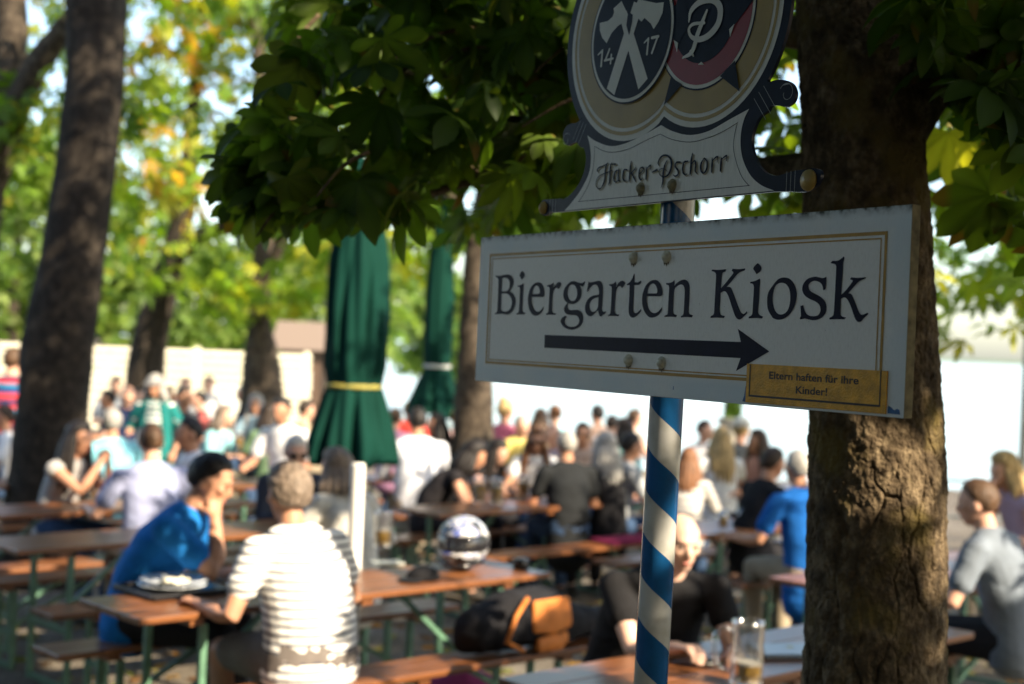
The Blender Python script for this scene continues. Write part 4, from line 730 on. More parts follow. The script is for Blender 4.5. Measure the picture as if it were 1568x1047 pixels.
parts = [branch_leaves(MASS, 1350, 3.3, 4.7, .112, rl, BR), branch_leaves(MASS2, 80, 3.5, 4.0, .11, rl, BR + [(.2, .09, .02)]), branch_leaves([(700, 120), (690, 380), (900, 370), (1260, 360), (1260, 60), (880, 60)], 900, 4.6, 6.4, .125, rl, BR + YELLOWS[:1]), branch_leaves([(480, -60), (420, 60), (560, 130), (900, 60), (900, -60)], 150, 4.2, 5.4, .14, rl, BR + YELLOWS[:2]),
         branch_leaves([(1385, -60), (1385, 120), (1440, 140), (1568, 250), (1640, 300), (1640, -60)], 420, 2.8, 4.8, .115, rl, GREENS), branch_leaves([(1395, 100), (1395, 330), (1640, 420), (1640, 100)], 150, 4.6, 6.5, .15, rl, GREENS[1:] + YELLOWS[:2]),
         branch_leaves([(1400, 180), (1400, 290), (1460, 300), (1470, 200)], 10, 4.3, 4.9, .13, rl, YELLOWS),
         branch_leaves([(1530, 180), (1500, 330), (1640, 420), (1640, 180)], 26, 3.2, 4.2, .15, rl, GREENS)]
tocam = Vector((0.3, 2.3, 0))
Q = blob((1.3, 1.6, 5.3), (6.2, 5.6, 2.9), 14000, 380, .11, rl)
fr, px, py = in_frame(Q, 180, 260)
Q = Q[~fr & (Q[:, 2] > 2.55)]; Q = Q[np.linalg.norm(Q - np.array([0, 0, CAM_H]), axis=1) > 1.3]
Q = np.concatenate([Q, blob((.7, 7.6, 6.3), (1.5, 1.4, 2.1), 1500, 60, .14, rl), blob((3.3, 1.2, 3.9), (1.0, 1.1, 1.1), 900, 60, .14, rl)])  # two extra leaf clumps added out of view to cast more shade
Q = carve(Q)
parts.append(leaves(Q, .20, T_LO, GREENS + YELLOWS[:2], up=.6, rg=rl))
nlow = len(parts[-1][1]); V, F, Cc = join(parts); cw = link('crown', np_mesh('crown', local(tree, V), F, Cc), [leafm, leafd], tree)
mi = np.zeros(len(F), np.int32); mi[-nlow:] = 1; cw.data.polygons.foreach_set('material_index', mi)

# other trees of the garden
YB = np.array([[-400, 330], [90, 330], [130, 400], [190, 470], [330, 500], [470, 500], [500, 470], [600, 440], [690, 430], [760, 470], [1240, 480], [1390, 520], [1450, 585], [1600, 590], [2000, 600]])
def masked(Q, jitter=30, yb=YB):
    fr, px, py = in_frame(Q, 40, 40)
    lim = np.interp(np.nan_to_num(px), yb[:, 0], yb[:, 1]) + rng.normal(size=len(Q)) * jitter * .5 - jitter * .5
    # never in front of the signs' surroundings: keep the air between camera and 6 m clear
    return Q[(~fr) | ((py < lim) & (Q[:, 1] > 7.0))]
def garden_tree(name, label, base, path, radii, crowns, size, templates, seed, bark=bark_lit, lits=(), lm=None, n=26, rows=90, amp=.02, yb=YB, group=None):
    rg = np.random.default_rng(seed); t = empty(name, base); tag(t, label, 'tree', group)
    V, F = trunk_mesh('trunk', path, radii, n, rows, amp, seed, 11); link('trunk', np_mesh('trunk', local(t, V), F), bark, t, smooth=True)
    for pth, rad in lits:
        Vl, Fl = trunk_mesh('limb', pth, rad, 10, 30, .012, seed + 1, 11); link('limb', np_mesh('limb', local(t, Vl), Fl), bark, t, smooth=True)
    parts = []
    for c, r, k, cl, sp_, pal in crowns:
        Q = carve(masked(blob(c, r, k, cl, sp_, rg), yb=yb)); 
        if len(Q): parts.append(leaves(Q, size, templates, pal, up=.45, rg=rg))
    V, F, Cc = join(parts); link('crown', np_mesh('crown', local(t, V), F, Cc), lm or leafm, t)
    return t
def px_path(L): return [P(*q) for q in L]
def ground(p): return (p.x, p.y, gz(p.x, p.y))
MIX = GREENS[1:] + YELLOWS
b0 = P(60, 900, 10.8); b0.z = gz(b0.x, b0.y)
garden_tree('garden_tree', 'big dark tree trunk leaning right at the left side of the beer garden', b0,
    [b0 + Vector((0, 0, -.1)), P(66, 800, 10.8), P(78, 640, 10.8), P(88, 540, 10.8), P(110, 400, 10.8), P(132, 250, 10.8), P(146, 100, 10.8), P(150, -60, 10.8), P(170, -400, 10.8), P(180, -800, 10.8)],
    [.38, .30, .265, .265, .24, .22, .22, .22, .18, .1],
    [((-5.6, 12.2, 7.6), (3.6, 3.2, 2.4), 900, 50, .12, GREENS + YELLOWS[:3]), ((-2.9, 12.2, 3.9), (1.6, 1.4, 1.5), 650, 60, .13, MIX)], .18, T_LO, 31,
    bark=bark_shaded, lits=[(px_path([(150, 0, 10.8), (70, -160, 10.2), (-100, -420, 9)]), [.14, .1, .05]), (px_path([(158, -100, 10.8), (300, -330, 10.4), (480, -700, 9.5)]), [.14, .1, .05])])
b1 = P(-60, 900, 12.2); b1.z = gz(b1.x, b1.y)
garden_tree('garden_tree', 'tree with pale brown boughs at the upper left edge', b1,
    [b1 + Vector((0, 0, -.1)), P(-70, 600, 12.2), P(-40, 330, 12.2), P(8, 190, 12.2), P(18, 60, 12.2), P(14, -100, 12.2), P(0, -400, 12.2)], [.3, .25, .22, .15, .13, .12, .06],
    [((-7.0, 13.5, 5.2), (2.8, 2.8, 2.6), 650, 50, .13, MIX), ((-5.0, 13.5, 3.4), (1.0, 1.2, .9), 420, 34, .14, MIX)], .17, T_LO, 32,
    lits=[(px_path([(6, 215, 12.2), (45, 120, 12.0), (90, 55, 11.9), (170, -40, 11.8), (300, -200, 11.5)]), [.13, .11, .10, .08, .04])])
b2 = P(214, 620, 20); b2.z = gz(b2.x, b2.y)
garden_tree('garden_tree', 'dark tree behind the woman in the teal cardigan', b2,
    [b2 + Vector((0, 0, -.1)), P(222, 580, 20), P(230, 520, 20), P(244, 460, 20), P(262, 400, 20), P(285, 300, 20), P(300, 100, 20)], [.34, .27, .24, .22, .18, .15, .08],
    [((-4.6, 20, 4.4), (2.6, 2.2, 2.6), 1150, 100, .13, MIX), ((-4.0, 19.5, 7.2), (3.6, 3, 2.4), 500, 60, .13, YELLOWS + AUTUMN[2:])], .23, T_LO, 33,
    bark=bark_shaded, lits=[(px_path([(262, 400, 20), (330, 350, 19.6), (410, 330, 19)]), [.12, .09, .04])])
b3 = P(400, 640, 18.5); b3.z = gz(b3.x, b3.y)
garden_tree('garden_tree', 'autumn tinted tree with a sunlit flaring trunk in front of the pale fence', b3,
    [b3 + Vector((0, 0, -.1)), P(401, 600, 18.5), P(400, 545, 18.5), P(398, 490, 18.5), P(400, 430, 18.5), P(406, 330, 18.5), P(400, 150, 18.5), P(390, 0, 18.5)], [.36, .27, .22, .14, .13, .11, .09, .05],
    [((-3.2, 18.3, 5.0), (2.3, 2.0, 1.9), 950, 80, .13, AUTUMN + YELLOWS[1:3]), ((-2.6, 18.5, 3.3), (2.0, 1.6, 1.3), 700, 60, .14, YELLOWS), ((-2.8, 18.5, 7.6), (3.4, 3, 2), 800, 60, .13, AUTUMN + YELLOWS)], .23, T_LO, 34,
    lits=[(px_path([(400, 440, 18.5), (450, 330, 18), (520, 230, 17.6)]), [.09, .06, .03])])
b4 = P(722, 760, 13.4); b4.z = gz(b4.x, b4.y)
garden_tree('garden_tree', 'slender sunlit trunk just right of the smaller closed parasol', b4,
    [b4 + Vector((0, 0, -.1)), P(722, 700, 13.4), P(726, 600, 13.4), P(726, 500, 13.4), P(732, 400, 13.4), P(748, 300, 13.4), P(770, 180, 13.4), P(800, 60, 13.4), P(840, -120, 13.4)], [.28, .21, .175, .14, .13, .125, .11, .10, .05],
    [((.6, 15.4, 7.0), (3.2, 2.8, 2.0), 700, 50, .13, MIX), ((-.4, 14, 3.9), (2.6, 1.6, 1.1), 420, 40, .18, YELLOWS)], .22, T_LO, 35,
    lits=[(px_path([(735, 390, 13.4), (690, 300, 13.2), (640, 200, 13)]), [.08, .06, .03]), (px_path([(750, 300, 13.4), (840, 200, 13.2), (960, 130, 13)]), [.07, .05, .03])])
b5 = Vector((6.6, 9.6, gz(6.6, 9.6)))
garden_tree('garden_tree', 'yellow green leafy tree hanging over the lake at the right edge', b5,
    [b5 + Vector((0, 0, -.1)), b5 + Vector((0, 0, 1.5)), b5 + Vector((-.1, 0, 3)), b5 + Vector((-.2, .1, 5)), b5 + Vector((-.2, .2, 7))], [.3, .24, .2, .15, .06],
    [((5.1, 10.2, 2.95), (2.6, 2.2, 1.5), 1600, 90, .15, YELLOWS + GREENS[2:] + AUTUMN[2:3]), ((7.4, 10.8, 5.6), (3.4, 3.2, 2.4), 800, 90, .14, MIX)], .2, T_LO, 36,
    lits=[([b5 + Vector((-.1, 0, 2.6)), b5 + Vector((-1.2, .3, 3.0)), b5 + Vector((-2.4, .5, 3.0))], [.1, .06, .02])])
b6 = Vector((4.6, 3.4, 0))  # tree added out of view for the shade of its crown
garden_tree('garden_tree', 'chestnut added out of view right of the near trunk to shade the tables', b6,
    [b6 + Vector((0, 0, -.1)), b6 + Vector((0, 0, 1.5)), b6 + Vector((0.1, 0, 3)), b6 + Vector((0, .1, 5)), b6 + Vector((0, .2, 7))], [.3, .22, .2, .15, .06],
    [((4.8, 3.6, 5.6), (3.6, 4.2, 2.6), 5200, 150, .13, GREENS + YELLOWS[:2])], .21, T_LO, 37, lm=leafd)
# unseen trees added round the camera to block sky and sun
for i, (x, y, h, r, rz_, n_, lab) in enumerate([(-7.2, 3.2, 3.9, 3.2, 3.3, 4200, 'unseen broad chestnut added left of the tables to block light'), (-4.4, -4.0, 4.0, 3.6, 3.5, 5200, 'unseen broad chestnut added behind the camera to block the sky'), (6.6, -4.4, 5.6, 4.8, 3.8, 8000, 'unseen tall dense chestnut added to shade the ground and signs'), (1.2, -9.5, 5.4, 5.2, 4.0, 8000, 'unseen tall dense chestnut added behind the camera for shade')]):
    b_ = Vector((x, y, 0))
    garden_tree('garden_tree', lab, b_, [b_ + Vector((0, 0, -.1)), b_ + Vector((0, 0, 1.2)), b_ + Vector((.1, 0, 3)), b_ + Vector((.1, 0, 5.4))], [.32, .24, .2, .08],
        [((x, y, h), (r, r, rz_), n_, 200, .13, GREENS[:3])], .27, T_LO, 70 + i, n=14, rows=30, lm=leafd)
# trees beyond the fence
for i, (x, y, h, r, lab) in enumerate([(-15.5, 44, 7.0, 4.2, 'round bright tree beyond the fence at the far left'), (-10.5, 47, 4.6, 3.4, 'low bushy tree beyond the fence right of the big dark trunk'), (-6.6, 50, 5.0, 3.2, 'loose pale green tree beyond the fence behind the sunlit trunk'),
        (-21.5, 52, 6.5, 4.6, 'tall tree farthest left beyond the fence'), (-2.4, 58, 4.4, 2.6, 'small pale tree between the two closed parasols far behind')]):
    b_ = Vector((x, y, -.3))
    garden_tree('distant_tree', lab, b_, [b_, b_ + Vector((0, 0, h * .3)), b_ + Vector((.1, 0, h * .6)), b_ + Vector((.1, 0, h * .85))], [.25, .2, .14, .05],
        [((x, y, h * .55), (r, r * .8, h * .48), 2600, 80, .16, [(.10, .16, .03), (.14, .19, .04), (.08, .14, .03)])], .36, T_XL, 50 + i, n=10, rows=20, yb=np.array([[-9999, 2000], [9999, 2000]]), group='trees beyond the fence')

# ------------------------------------------------------------------ tables and benches
O0 = Vector((-1.37, 5.4, 0)); TU = Vector((.7297, .6838, 0)); TP = Vector((-.6838, .7297, 0)); TYAW = math.atan2(.6838, .7297)
def ab(a, b_): 
    p = O0 + TU * a + TP * b_; return Vector((p.x, p.y, gz(p.x, p.y)))
wood = wood_mat('varnished_bench_wood', (0.24, 0.090, 0.028), (0.11, 0.038, 0.013))
steel = mat('green_steel', (0.09, 0.19, 0.125), 0.45, vary=0.25, vscale=20)
def make_set(kind):
    W, Hh, L = (.50, .77, 2.2) if kind == 'beer_table' else (.25, .505, 2.2)
    root = empty(kind, (0, 0, 0))
    nb = 3 if kind == 'beer_table' else 2; bw = W / nb; mb = MB()
    for k in range(nb): mb.box((0, -W / 2 + bw * (k + .5), Hh - .014), (L, bw - .004, .028))
    mb.build('tabletop' if kind == 'beer_table' else 'seat', wood, root, bevel=.004)
    for x in (-.84, 0, .84): MB().box((x, 0, Hh - .042), (.06, W - .03, .028)).build('batten', wood, root)
    for sx in (-1, 1):
        for sy in (-1, 1):
            y = sy * (W / 2 - .035)
            MB().bar((sx * .80, y, 0), (sx * .80, y, Hh - .056), .03, .03).build('leg', steel, root, bevel=.003)
        for zc in (Hh * .42, .03): MB().bar((sx * .80, -W / 2 + .05, zc), (sx * .80, W / 2 - .05, zc), .025, .025).build('crossbar', steel, root)
        mb = MB().bar((sx * .80, 0, Hh * .42), (sx * .34, 0, Hh - .056), .022, .022); mb.build('brace', steel, root)
    return root
protoT, protoB = make_set('beer_table'), make_set('beer_bench')
usedT = []
def furn(kind, a, b_, label, group, dyaw=0.0, length=None):
    pr = protoT if kind == 'beer_table' else protoB
    o = pr if pr.name not in usedT else copy_tree(pr); usedT.append(o.name)
    o.location = ab(a, b_); o.rotation_euler = (0, 0, TYAW + dyaw)
    return tag(o, label, 'table' if kind == 'beer_table' else 'bench', group)
GT, GB = 'beer garden tables', 'beer garden benches'
def row(a, b_, tl_, nl, fl):
    if tl_: furn('beer_table', a, b_, tl_, GT)
    if nl: furn('beer_bench', a, b_ - .53, nl, GB)
    if fl: furn('beer_bench', a, b_ + .53, fl, GB)
row(1.10, .25, 'brown wooden beer table carrying the motorcycle helmet and the black tray', 'wooden bench under the man in the white striped shirt', 'low bench with an orange lit end under the man in bright blue')
row(1.48, 2.17, 'empty brown beer table behind the man in bright blue at the left', 'dark bench standing behind the tray, just left of the bright blue man', 'bench with bright sunlit front edge behind the empty left table')
row(1.65, 3.67, 'beer table where the dark haired woman drinks from a glass mug', 'bench under the man in the lilac shirt', 'bench under the dark haired drinking woman')
row(-.75, 3.67, 'table at the left picture edge with pale green legs', 'bench with green legs at the far left edge', None)
row(-.9, 2.17, None, None, 'low bench cut by the left picture edge')
row(1.62, -1.70, 'beer table in the lower right carrying the glass mug and the tablet', None, 'bench under the bald man in the black polo shirt')
row(4.30, -.80, 'table in front of the man in the grey T-shirt right of the near trunk', 'bench under the man in the grey T-shirt right of the near trunk', None)
row(4.80, 2.85, 'beer table with yellow beers in front of the man in the black shirt', 'bench with pink cushions under the black shirted man seen from behind', 'bench on the far side under the sunglasses woman')
row(5.55, 1.20, 'grey table with glasses left of the man in royal blue', 'dark bench in front of the royal blue shirted man', 'bench behind the grey table with glasses')
row(4.35, 5.05, 'pale table behind the post with white drinks, under the smaller parasol', 'empty bench in front of the pale table under the smaller parasol', 'bench behind the pale table under the smaller parasol')
row(2.75, 5.65, 'table holding a beer mug before the white shirted man near the fence', 'bench before the table of the white shirted man by the fence', 'bench of the white shirted man by the fence')
row(.6, 6.4, 'far table behind the big dark trunk beside the cyan shirted man', 'bench behind the man in cyan', None)
row(7.9, -.4, 'table of the blonde woman at the right edge by the lake', None, 'bench of the blonde woman by the lake')
row(8.3, 3.0, 'far table near the lake behind the blonde women', 'bench near the lake before the blonde woman in white', None)
row(6.8, 5.4, 'farthest table at the waterside behind the crowd', 'bench at the farthest waterside table', None)
pinkm = cloth((.20, .022, .06), 'pink_cushion')
for i, (a, l) in enumerate(((5.35, 'dull pink cushion on the bench beside the grey haired woman in black'),)):
    p = ab(a, 2.32); mb = MB().box((0, 0, .02), (.62, .26, .04)); o = mb.build('seat_cushion', pinkm, None, bevel=.018, smooth=True); o.location = (p.x, p.y, p.z + .507); o.rotation_euler = (0, 0, TYAW); tag(o, l, 'cushion')

# ------------------------------------------------------------------ people
def cloft(pts, rad, side=None, n=14, caps=3):
    "closed elliptical loft with rounded ends; rad = list of r or (r_side, r_depth)"
    pts = [np.array(p, float) for p in pts]; R = [((r, r) if np.isscalar(r) else r) for r in rad]
    d0 = pts[0] - pts[1]; d0 /= np.linalg.norm(d0) + 1e-9; d1 = pts[-1] - pts[-2]; d1 /= np.linalg.norm(d1) + 1e-9
    A, B = [], []
    for k in range(caps, 0, -1):
        s = k / (caps + .35) * math.pi / 2; A.append(pts[0] + d0 * min(R[0]) * math.sin(s)); B.append((R[0][0] * math.cos(s), R[0][1] * math.cos(s)))
    A += pts; B += R
    for k in range(1, caps + 1):
        s = k / (caps + .35) * math.pi / 2; A.append(pts[-1] + d1 * min(R[-1]) * math.sin(s)); B.append((R[-1][0] * math.cos(s), R[-1][1] * math.cos(s)))
    A = np.array(A); T = np.gradient(A, axis=0); T /= np.linalg.norm(T, axis=1)[:, None] + 1e-9
    if side is None: side = np.array([1.0, 0, 0]) if abs(T[len(T) // 2, 0]) < .8 else np.array([0, 1.0, 0])
    S = np.asarray(side, float)[None] - T * (T @ np.asarray(side, float))[:, None]; S /= np.linalg.norm(S, axis=1)[:, None] + 1e-9
    Nn = np.cross(T, S); a = np.linspace(0, 2 * np.pi, n, endpoint=False); Bq = np.array(B)
    V = A[:, None] + Bq[:, 0, None, None] * np.cos(a)[None, :, None] * S[:, None] + Bq[:, 1, None, None] * np.sin(a)[None, :, None] * Nn[:, None]
    m = len(A); F = []
    for i in range(m - 1):
        for k in range(n): F.append((i * n + k, i * n + (k + 1) % n, (i + 1) * n + (k + 1) % n, (i + 1) * n + k))
    F.append(tuple(reversed(range(n)))); F.append(tuple(range((m - 1) * n, m * n)))
    return V.reshape(-1, 3), F
def ball(c, r, B=None, n=16, m=10):
    V = []; F = []
    for i in range(m + 1):
        th = math.pi * i / m
        for k in range(n):
            ph = 2 * math.pi * k / n; V.append((math.sin(th) * math.cos(ph), math.sin(th) * math.sin(ph), math.cos(th)))
    V = np.array(V) * np.array(r)
    if B is not None: V = V @ np.array(B)
    V = V + np.array(c)
    for i in range(m):
        for k in range(n): F.append((i * n + k, (i + 1) * n + k, (i + 1) * n + (k + 1) % n, i * n + (k + 1) % n))
    return V, F
def remesh(parts, vox, smooth=3, wr=0.0, seed=0, fac=.5):
    mb = MB()
    for V, F in parts: mb.add(V, F)
    me = mb.mesh('raw'); ob = bpy.data.objects.new('raw', me); COL.objects.link(ob)
    r = ob.modifiers.new('r', 'REMESH'); r.mode = 'VOXEL'; r.voxel_size = vox
    if smooth: s = ob.modifiers.new('s', 'SMOOTH'); s.iterations = smooth; s.factor = fac
    dg = bpy.context.evaluated_depsgraph_get(); dg.update()
    out = bpy.data.meshes.new_from_object(ob.evaluated_get(dg)); bpy.data.objects.remove(ob); bpy.data.meshes.remove(me)
    if wr:
        n = len(out.vertices); co = np.empty(n * 3, np.float32); out.vertices.foreach_get('co', co); co = co.reshape(-1, 3)
        nm = np.empty(n * 3, np.float32); out.vertices.foreach_get('normal', nm); nm = nm.reshape(-1, 3)
        w = fbm(np.stack([co[:, 0] * 9 + co[:, 2] * 5, co[:, 1] * 9 - co[:, 2] * 3, co[:, 2] * 15], -1), 3, seed)
        w = np.abs(w) * -2 + .25
        co = co + nm * (w * wr)[:, None]; out.vertices.foreach_set('co', co.astype(np.float32).ravel()); out.update()
    return out
def nrm_(v): v = np.asarray(v, float); return v / (np.linalg.norm(v) + 1e-9)
def ik(S, Tt, l1, l2, pole):
    S, Tt = np.asarray(S, float), np.asarray(Tt, float); d = Tt - S; L = np.linalg.norm(d)
    if L > (l1 + l2) * .995: Tt = S + d / L * (l1 + l2) * .995; d = Tt - S; L = np.linalg.norm(d)
    u = d / L; a = (l1 * l1 - l2 * l2 + L * L) / (2 * L); h = math.sqrt(max(l1 * l1 - a * a, 0))
    p = np.asarray(pole, float); p = p - u * (p @ u); p = nrm_(p)
    return S + u * a + p * h, Tt
def hand_parts(w, d, nrm, side, curl, s=1.0):
    "palm, four fingers and a thumb; d along the hand, nrm out of the back of the hand"
    d = nrm_(d); nrm = nrm_(nrm - d * (np.dot(nrm, d))); q = np.cross(d, nrm) * side; out = []
    out.append(cloft([w - d * .01, w + d * .035 * s, w + d * .085 * s], [(.024 * s, .017 * s), (.036 * s, .016 * s), (.040 * s, .013 * s)], side=q, n=12))
    for k, (off, Lf) in enumerate(((-.030, .068), (-.010, .078), (.011, .073), (.030, .058))):
        b_ = w + d * (.085 - abs(off) * .25) * s + q * off * s; c1 = curl * (.8 + .12 * k); c2 = curl * 1.9
        d1 = d * math.cos(c1) - nrm * math.sin(c1); d2 = d * math.cos(c2) - nrm * math.sin(c2); sp_ = q * off * .35
        p1 = b_ + (d1 + sp_) * Lf * .5 * s; p2 = p1 + (d2 + sp_) * Lf * .55 * s
        out.append(cloft([b_ - d * .02, p1, p2], [.0092 * s, .0085 * s, .0070 * s], n=8, caps=2))
    t0 = w + d * .02 * s - q * .028 * s; td = nrm_(d * .75 - q * .65 - nrm * (.25 + curl * .5)); t1 = t0 + td * .042 * s; t2 = t1 + nrm_(td + d * .5) * .034 * s
    out.append(cloft([t0, t1, t2], [.0125 * s, .0105 * s, .0085 * s], n=8, caps=2))
    return out
def rot(axis, a): return np.array(Matrix.Rotation(a, 3, Vector(axis)))
SK = {'fair': (.60, .34, .24), 'tan': (.46, .235, .145), 'dark': (.30, .145, .09), 'pale': (.66, .42, .32)}
def skin(k): return mat('skin_' + k, SK[k], rough=.5, spec=.35, vary=.10, vscale=22)
HR = {'black': (.012, .009, .008), 'dark': (.028, .017, .011), 'brown': (.075, .040, .020), 'auburn': (.16, .07, .03), 'grey': (.30, .29, .27), 'white': (.52, .50, .46), 'blond': (.42, .29, .13), 'greybrown': (.17, .13, .10)}
def hairm(k): return mat('hair_' + k, HR[k], rough=.55, spec=.35, vary=.45, vscale=55, bump=.6, bscale=90, stretch=(1, 1, .3))
denim = cloth((.035, .065, .13), 'denim'); darkcl = cloth((.020, .020, .024), 'dark_trousers'); beige = cloth((.30, .25, .18), 'khaki'); shoem = mat('dark_shoe', (.03, .025, .02), .6)
eyem = mat('dark_eye', (.02, .014, .01), .15); lipm = mat('lips', (.36, .12, .09), .5)
PEOPLE = []
def head_top(x, y, face, s, pose, seat, lean, slouch, hyaw, hpitch, hroll, roll):
    "world position of the top of the head of person(...)"
    rz = R_(face) - math.pi / 2; le, sl = R_(lean), R_(slouch); hz = (seat + .095) if pose == 'sit' else .90 * s
    up = lambda a: np.array([math.sin(R_(roll)), math.sin(a), math.cos(a)])
    p3 = np.array([0, 0, hz]) + (up(le * .6) * .17 + up(le + sl * .3) * .17 + up(le + sl) * .16) * s; nk = p3 + up(le * .6 + sl * .5) * .085 * s
    HB = rot((0, 0, 1), R_(-hyaw)) @ rot((1, 0, 0), -(le * .35) + R_(hpitch)) @ rot((0, 1, 0), R_(hroll))
    q = nk + HB @ np.array([0, .022, .095]) * s + HB @ (np.array([0, -.008, .118]) * s)
    return np.array([x + q[0] * math.cos(rz) - q[1] * math.sin(rz), y + q[0] * math.sin(rz) + q[1] * math.cos(rz), q[2] + gz(x, y)])
def person(label, x, y, face, s=1.0, pose='sit', seat=.505, lean=8, slouch=10, hyaw=0, hpitch=0, hroll=0, R=None, Lh=None, shirt=None, sleeve=.48, trs=None, legs=1.0, hair=('short', 'dark'), sk='fair', female=False, vox=.014, width=1.0, neckline=.0, build=1.0, curl=(.5, .5), palm=(None, None), pole=(None, None), extras=(), group=None, knees=.12, skirt=False, aim=None, gz_=None, hem=.0, roll=0):
    s0 = s
    """seated or standing figure; local frame: +y ahead, +x to its right. R / Lh = wrist targets (local metres)"""
    if aim:
        for _ in range(6):
            a_, b_, d_ = project(np.array([head_top(x, y, face, s, pose, seat, lean, slouch, hyaw, hpitch, hroll, roll)]))
            x += float((aim[0] - a_[0]) / 2178 * d_[0]) * .9; s = min(max(s - float((aim[1] - b_[0]) / 2178 * d_[0]) / 1.0, s0 * .93), s0 * 1.06)
    fx, fy = math.cos(R_(face)), math.sin(R_(face)); rz = math.atan2(fy, fx) - math.pi / 2
    g = gz(x, y) if gz_ is None else gz_
    root = empty('person', (x, y, g), rz); tag(root, label, 'person', group)
    fat = build; fem = .90 if female else 1.0
    le, sl = R_(lean), R_(slouch); hz = (seat + .095) if pose == 'sit' else .90 * s
    def up(a): return np.array([math.sin(R_(roll)), math.sin(a), math.cos(a)])
    p0 = np.array([0, 0, hz]); p1 = p0 + up(le * .6) * .17 * s; p2 = p1 + up(le + sl * .3) * .17 * s; p3 = p2 + up(le + sl) * .16 * s
    u3 = nrm_(p3 - p2); side = np.array([1.0, 0, 0])
    nk = p3 + up(le * .6 + sl * .5) * .085 * s; hb = rot((0, 0, 1), R_(-hyaw)) ; hbx = rot((1, 0, 0), -(le * .35) + R_(hpitch)); HB = hb @ hbx @ rot((0, 1, 0), R_(hroll))      # head axes (columns)
    hc = nk + HB @ np.array([0, .022, .095]) * s
    HL = lambda v: hc + HB @ (np.array(v) * s)
    HBr = HB.T                                                    # rows for ball()
    shw = .178 * s * width * fem
    shR, shL = p3 + np.array([shw, 0, 0]) - u3 * .045 * s, p3 - np.array([shw, 0, 0]) - u3 * .045 * s
    hipx = .085 * s
    if pose == 'sit':
        kn = [np.array([sg * knees, .43 * s, seat + .065]) for sg in (1, -1)]; an = [np.array([sg * (knees - .01), .40 * s, .085]) for sg in (1, -1)]; hp = [p0 + np.array([sg * hipx, .02, -.015]) for sg in (1, -1)]
    else:
        kn = [np.array([sg * .10 * s, .03, .48 * s]) for sg in (1, -1)]; an = [np.array([sg * .11 * s, -.01, .085]) for sg in (1, -1)]; hp = [p0 + np.array([sg * hipx, 0, -.02]) for sg in (1, -1)]
    wR = np.array(R if R is not None else ((.20, .40, hz + .20) if pose == 'sit' else (.26, .04, .78 * s))); wL = np.array(Lh if Lh is not None else ((-.20, .40, hz + .20) if pose == 'sit' else (-.26, .04, .78 * s)))
    eR, wR = ik(shR, wR, .285 * s, .255 * s, pole[0] if pole[0] is not None else (.55, -.35, -1)); eL, wL = ik(shL, wL, .285 * s, .255 * s, pole[1] if pole[1] is not None else (-.55, -.35, -1))
    # ---- body (one continuous skin)
    B = []
    tr = [(.158 * fat, .112 * fat), (.150 * fat, .112 * fat), (.136 * fat * fem, .108 * fat), (.158 * fem * (1 + (fat - 1) * .7), .112 * (1 + (fat - 1) * .7)), (.148 * fem * width, .082)]
    tp_ = [p0 - up(le * .4) * .05, p0 + up(le * .4) * .04, p1, p2, p3 - u3 * .03]
    sc_ = lambda L: [tuple(np.array(r) * s) for r in L]
    B.append(cloft(tp_, sc_(tr), side=side, n=20))
    B.append(cloft([p3 - u3 * .04, p3 + u3 * .015, nk, nk + (hc - nk) * .45], [(.075 * s, .062 * s), (.060 * s, .056 * s), (.052 * s, .053 * s), (.050 * s, .054 * s)], side=side))
    for sh, e, w in ((shR, eR, wR), (shL, eL, wL)):
        B.append(cloft([p3 - u3 * .035 + (sh - p3) * .35, sh], [.055 * s, .054 * s])); af = .93 if female else 1.0
        B.append(cloft([sh, sh + (e - sh) * .35, e, e + (w - e) * .3, w], [.052 * s * af, .049 * s * af, .038 * s * af, .040 * s * af, .026 * s * af], n=14))
    for h_, k_, a_ in zip(hp, kn, an):
        B.append(cloft([h_, h_ + (k_ - h_) * .4, k_], [.082 * s * fat, .074 * s * fat, .054 * s])); B.append(cloft([k_, k_ + (a_ - k_) * .35, a_], [.054 * s, .053 * s, .036 * s]))
        B.append(cloft([a_ + np.array([0, -.03, -.03]), a_ + np.array([0, .07, -.045]), a_ + np.array([0, .15, -.055])], [(.036 * s, .04 * s), (.042 * s, .03 * s), (.036 * s, .02 * s)], side=side))
    # head
    B.append(ball(HL((0, -.008, .02)), np.array([.074, .094, .095]) * s, HBr)); B.append(ball(HL((0, .018, -.035)), np.array([.058, .066, .072]) * s, HBr)); B.append(ball(HL((0, .045, -.082)), np.array([.036, .036, .026]) * s, HBr, 10, 6))
    B.append(cloft([HL((0, .078, .018)), HL((0, .098, -.018)), HL((0, .093, -.028))], [.011 * s, .014 * s, .014 * s], n=8)); B.append(ball(HL((0, .076, .030)), np.array([.048, .018, .011]) * s, HBr, 12, 6)); B.append(ball(HL((0, .078, -.058)), np.array([.022, .012, .012]) * s, HBr, 10, 6))
    for sg in (1, -1):
        B.append(ball(HL((sg * .076, -.006, -.008)), np.array([.011, .022, .032]) * s, HBr, 10, 8)); B.append(ball(HL((sg * .038, .062, -.012)), np.array([.024, .02, .02]) * s, HBr, 10, 6))
    for sd, (e, w, c_, pn) in enumerate(((eR, wR, curl[0], palm[0]), (eL, wL, curl[1], palm[1]))):
        d = w - e; n_ = np.array(pn) if pn is not None else np.array([0, 0, 1.0]) if abs(nrm_(d)[2]) < .8 else np.array([0, 1.0, 0])
        B += hand_parts(w, d, n_, 1 if sd == 0 else -1, c_, s)
    link('body', remesh(B, vox, 4), skin(sk), root, smooth=True)
    # ---- clothes
    rs = len(PEOPLE)
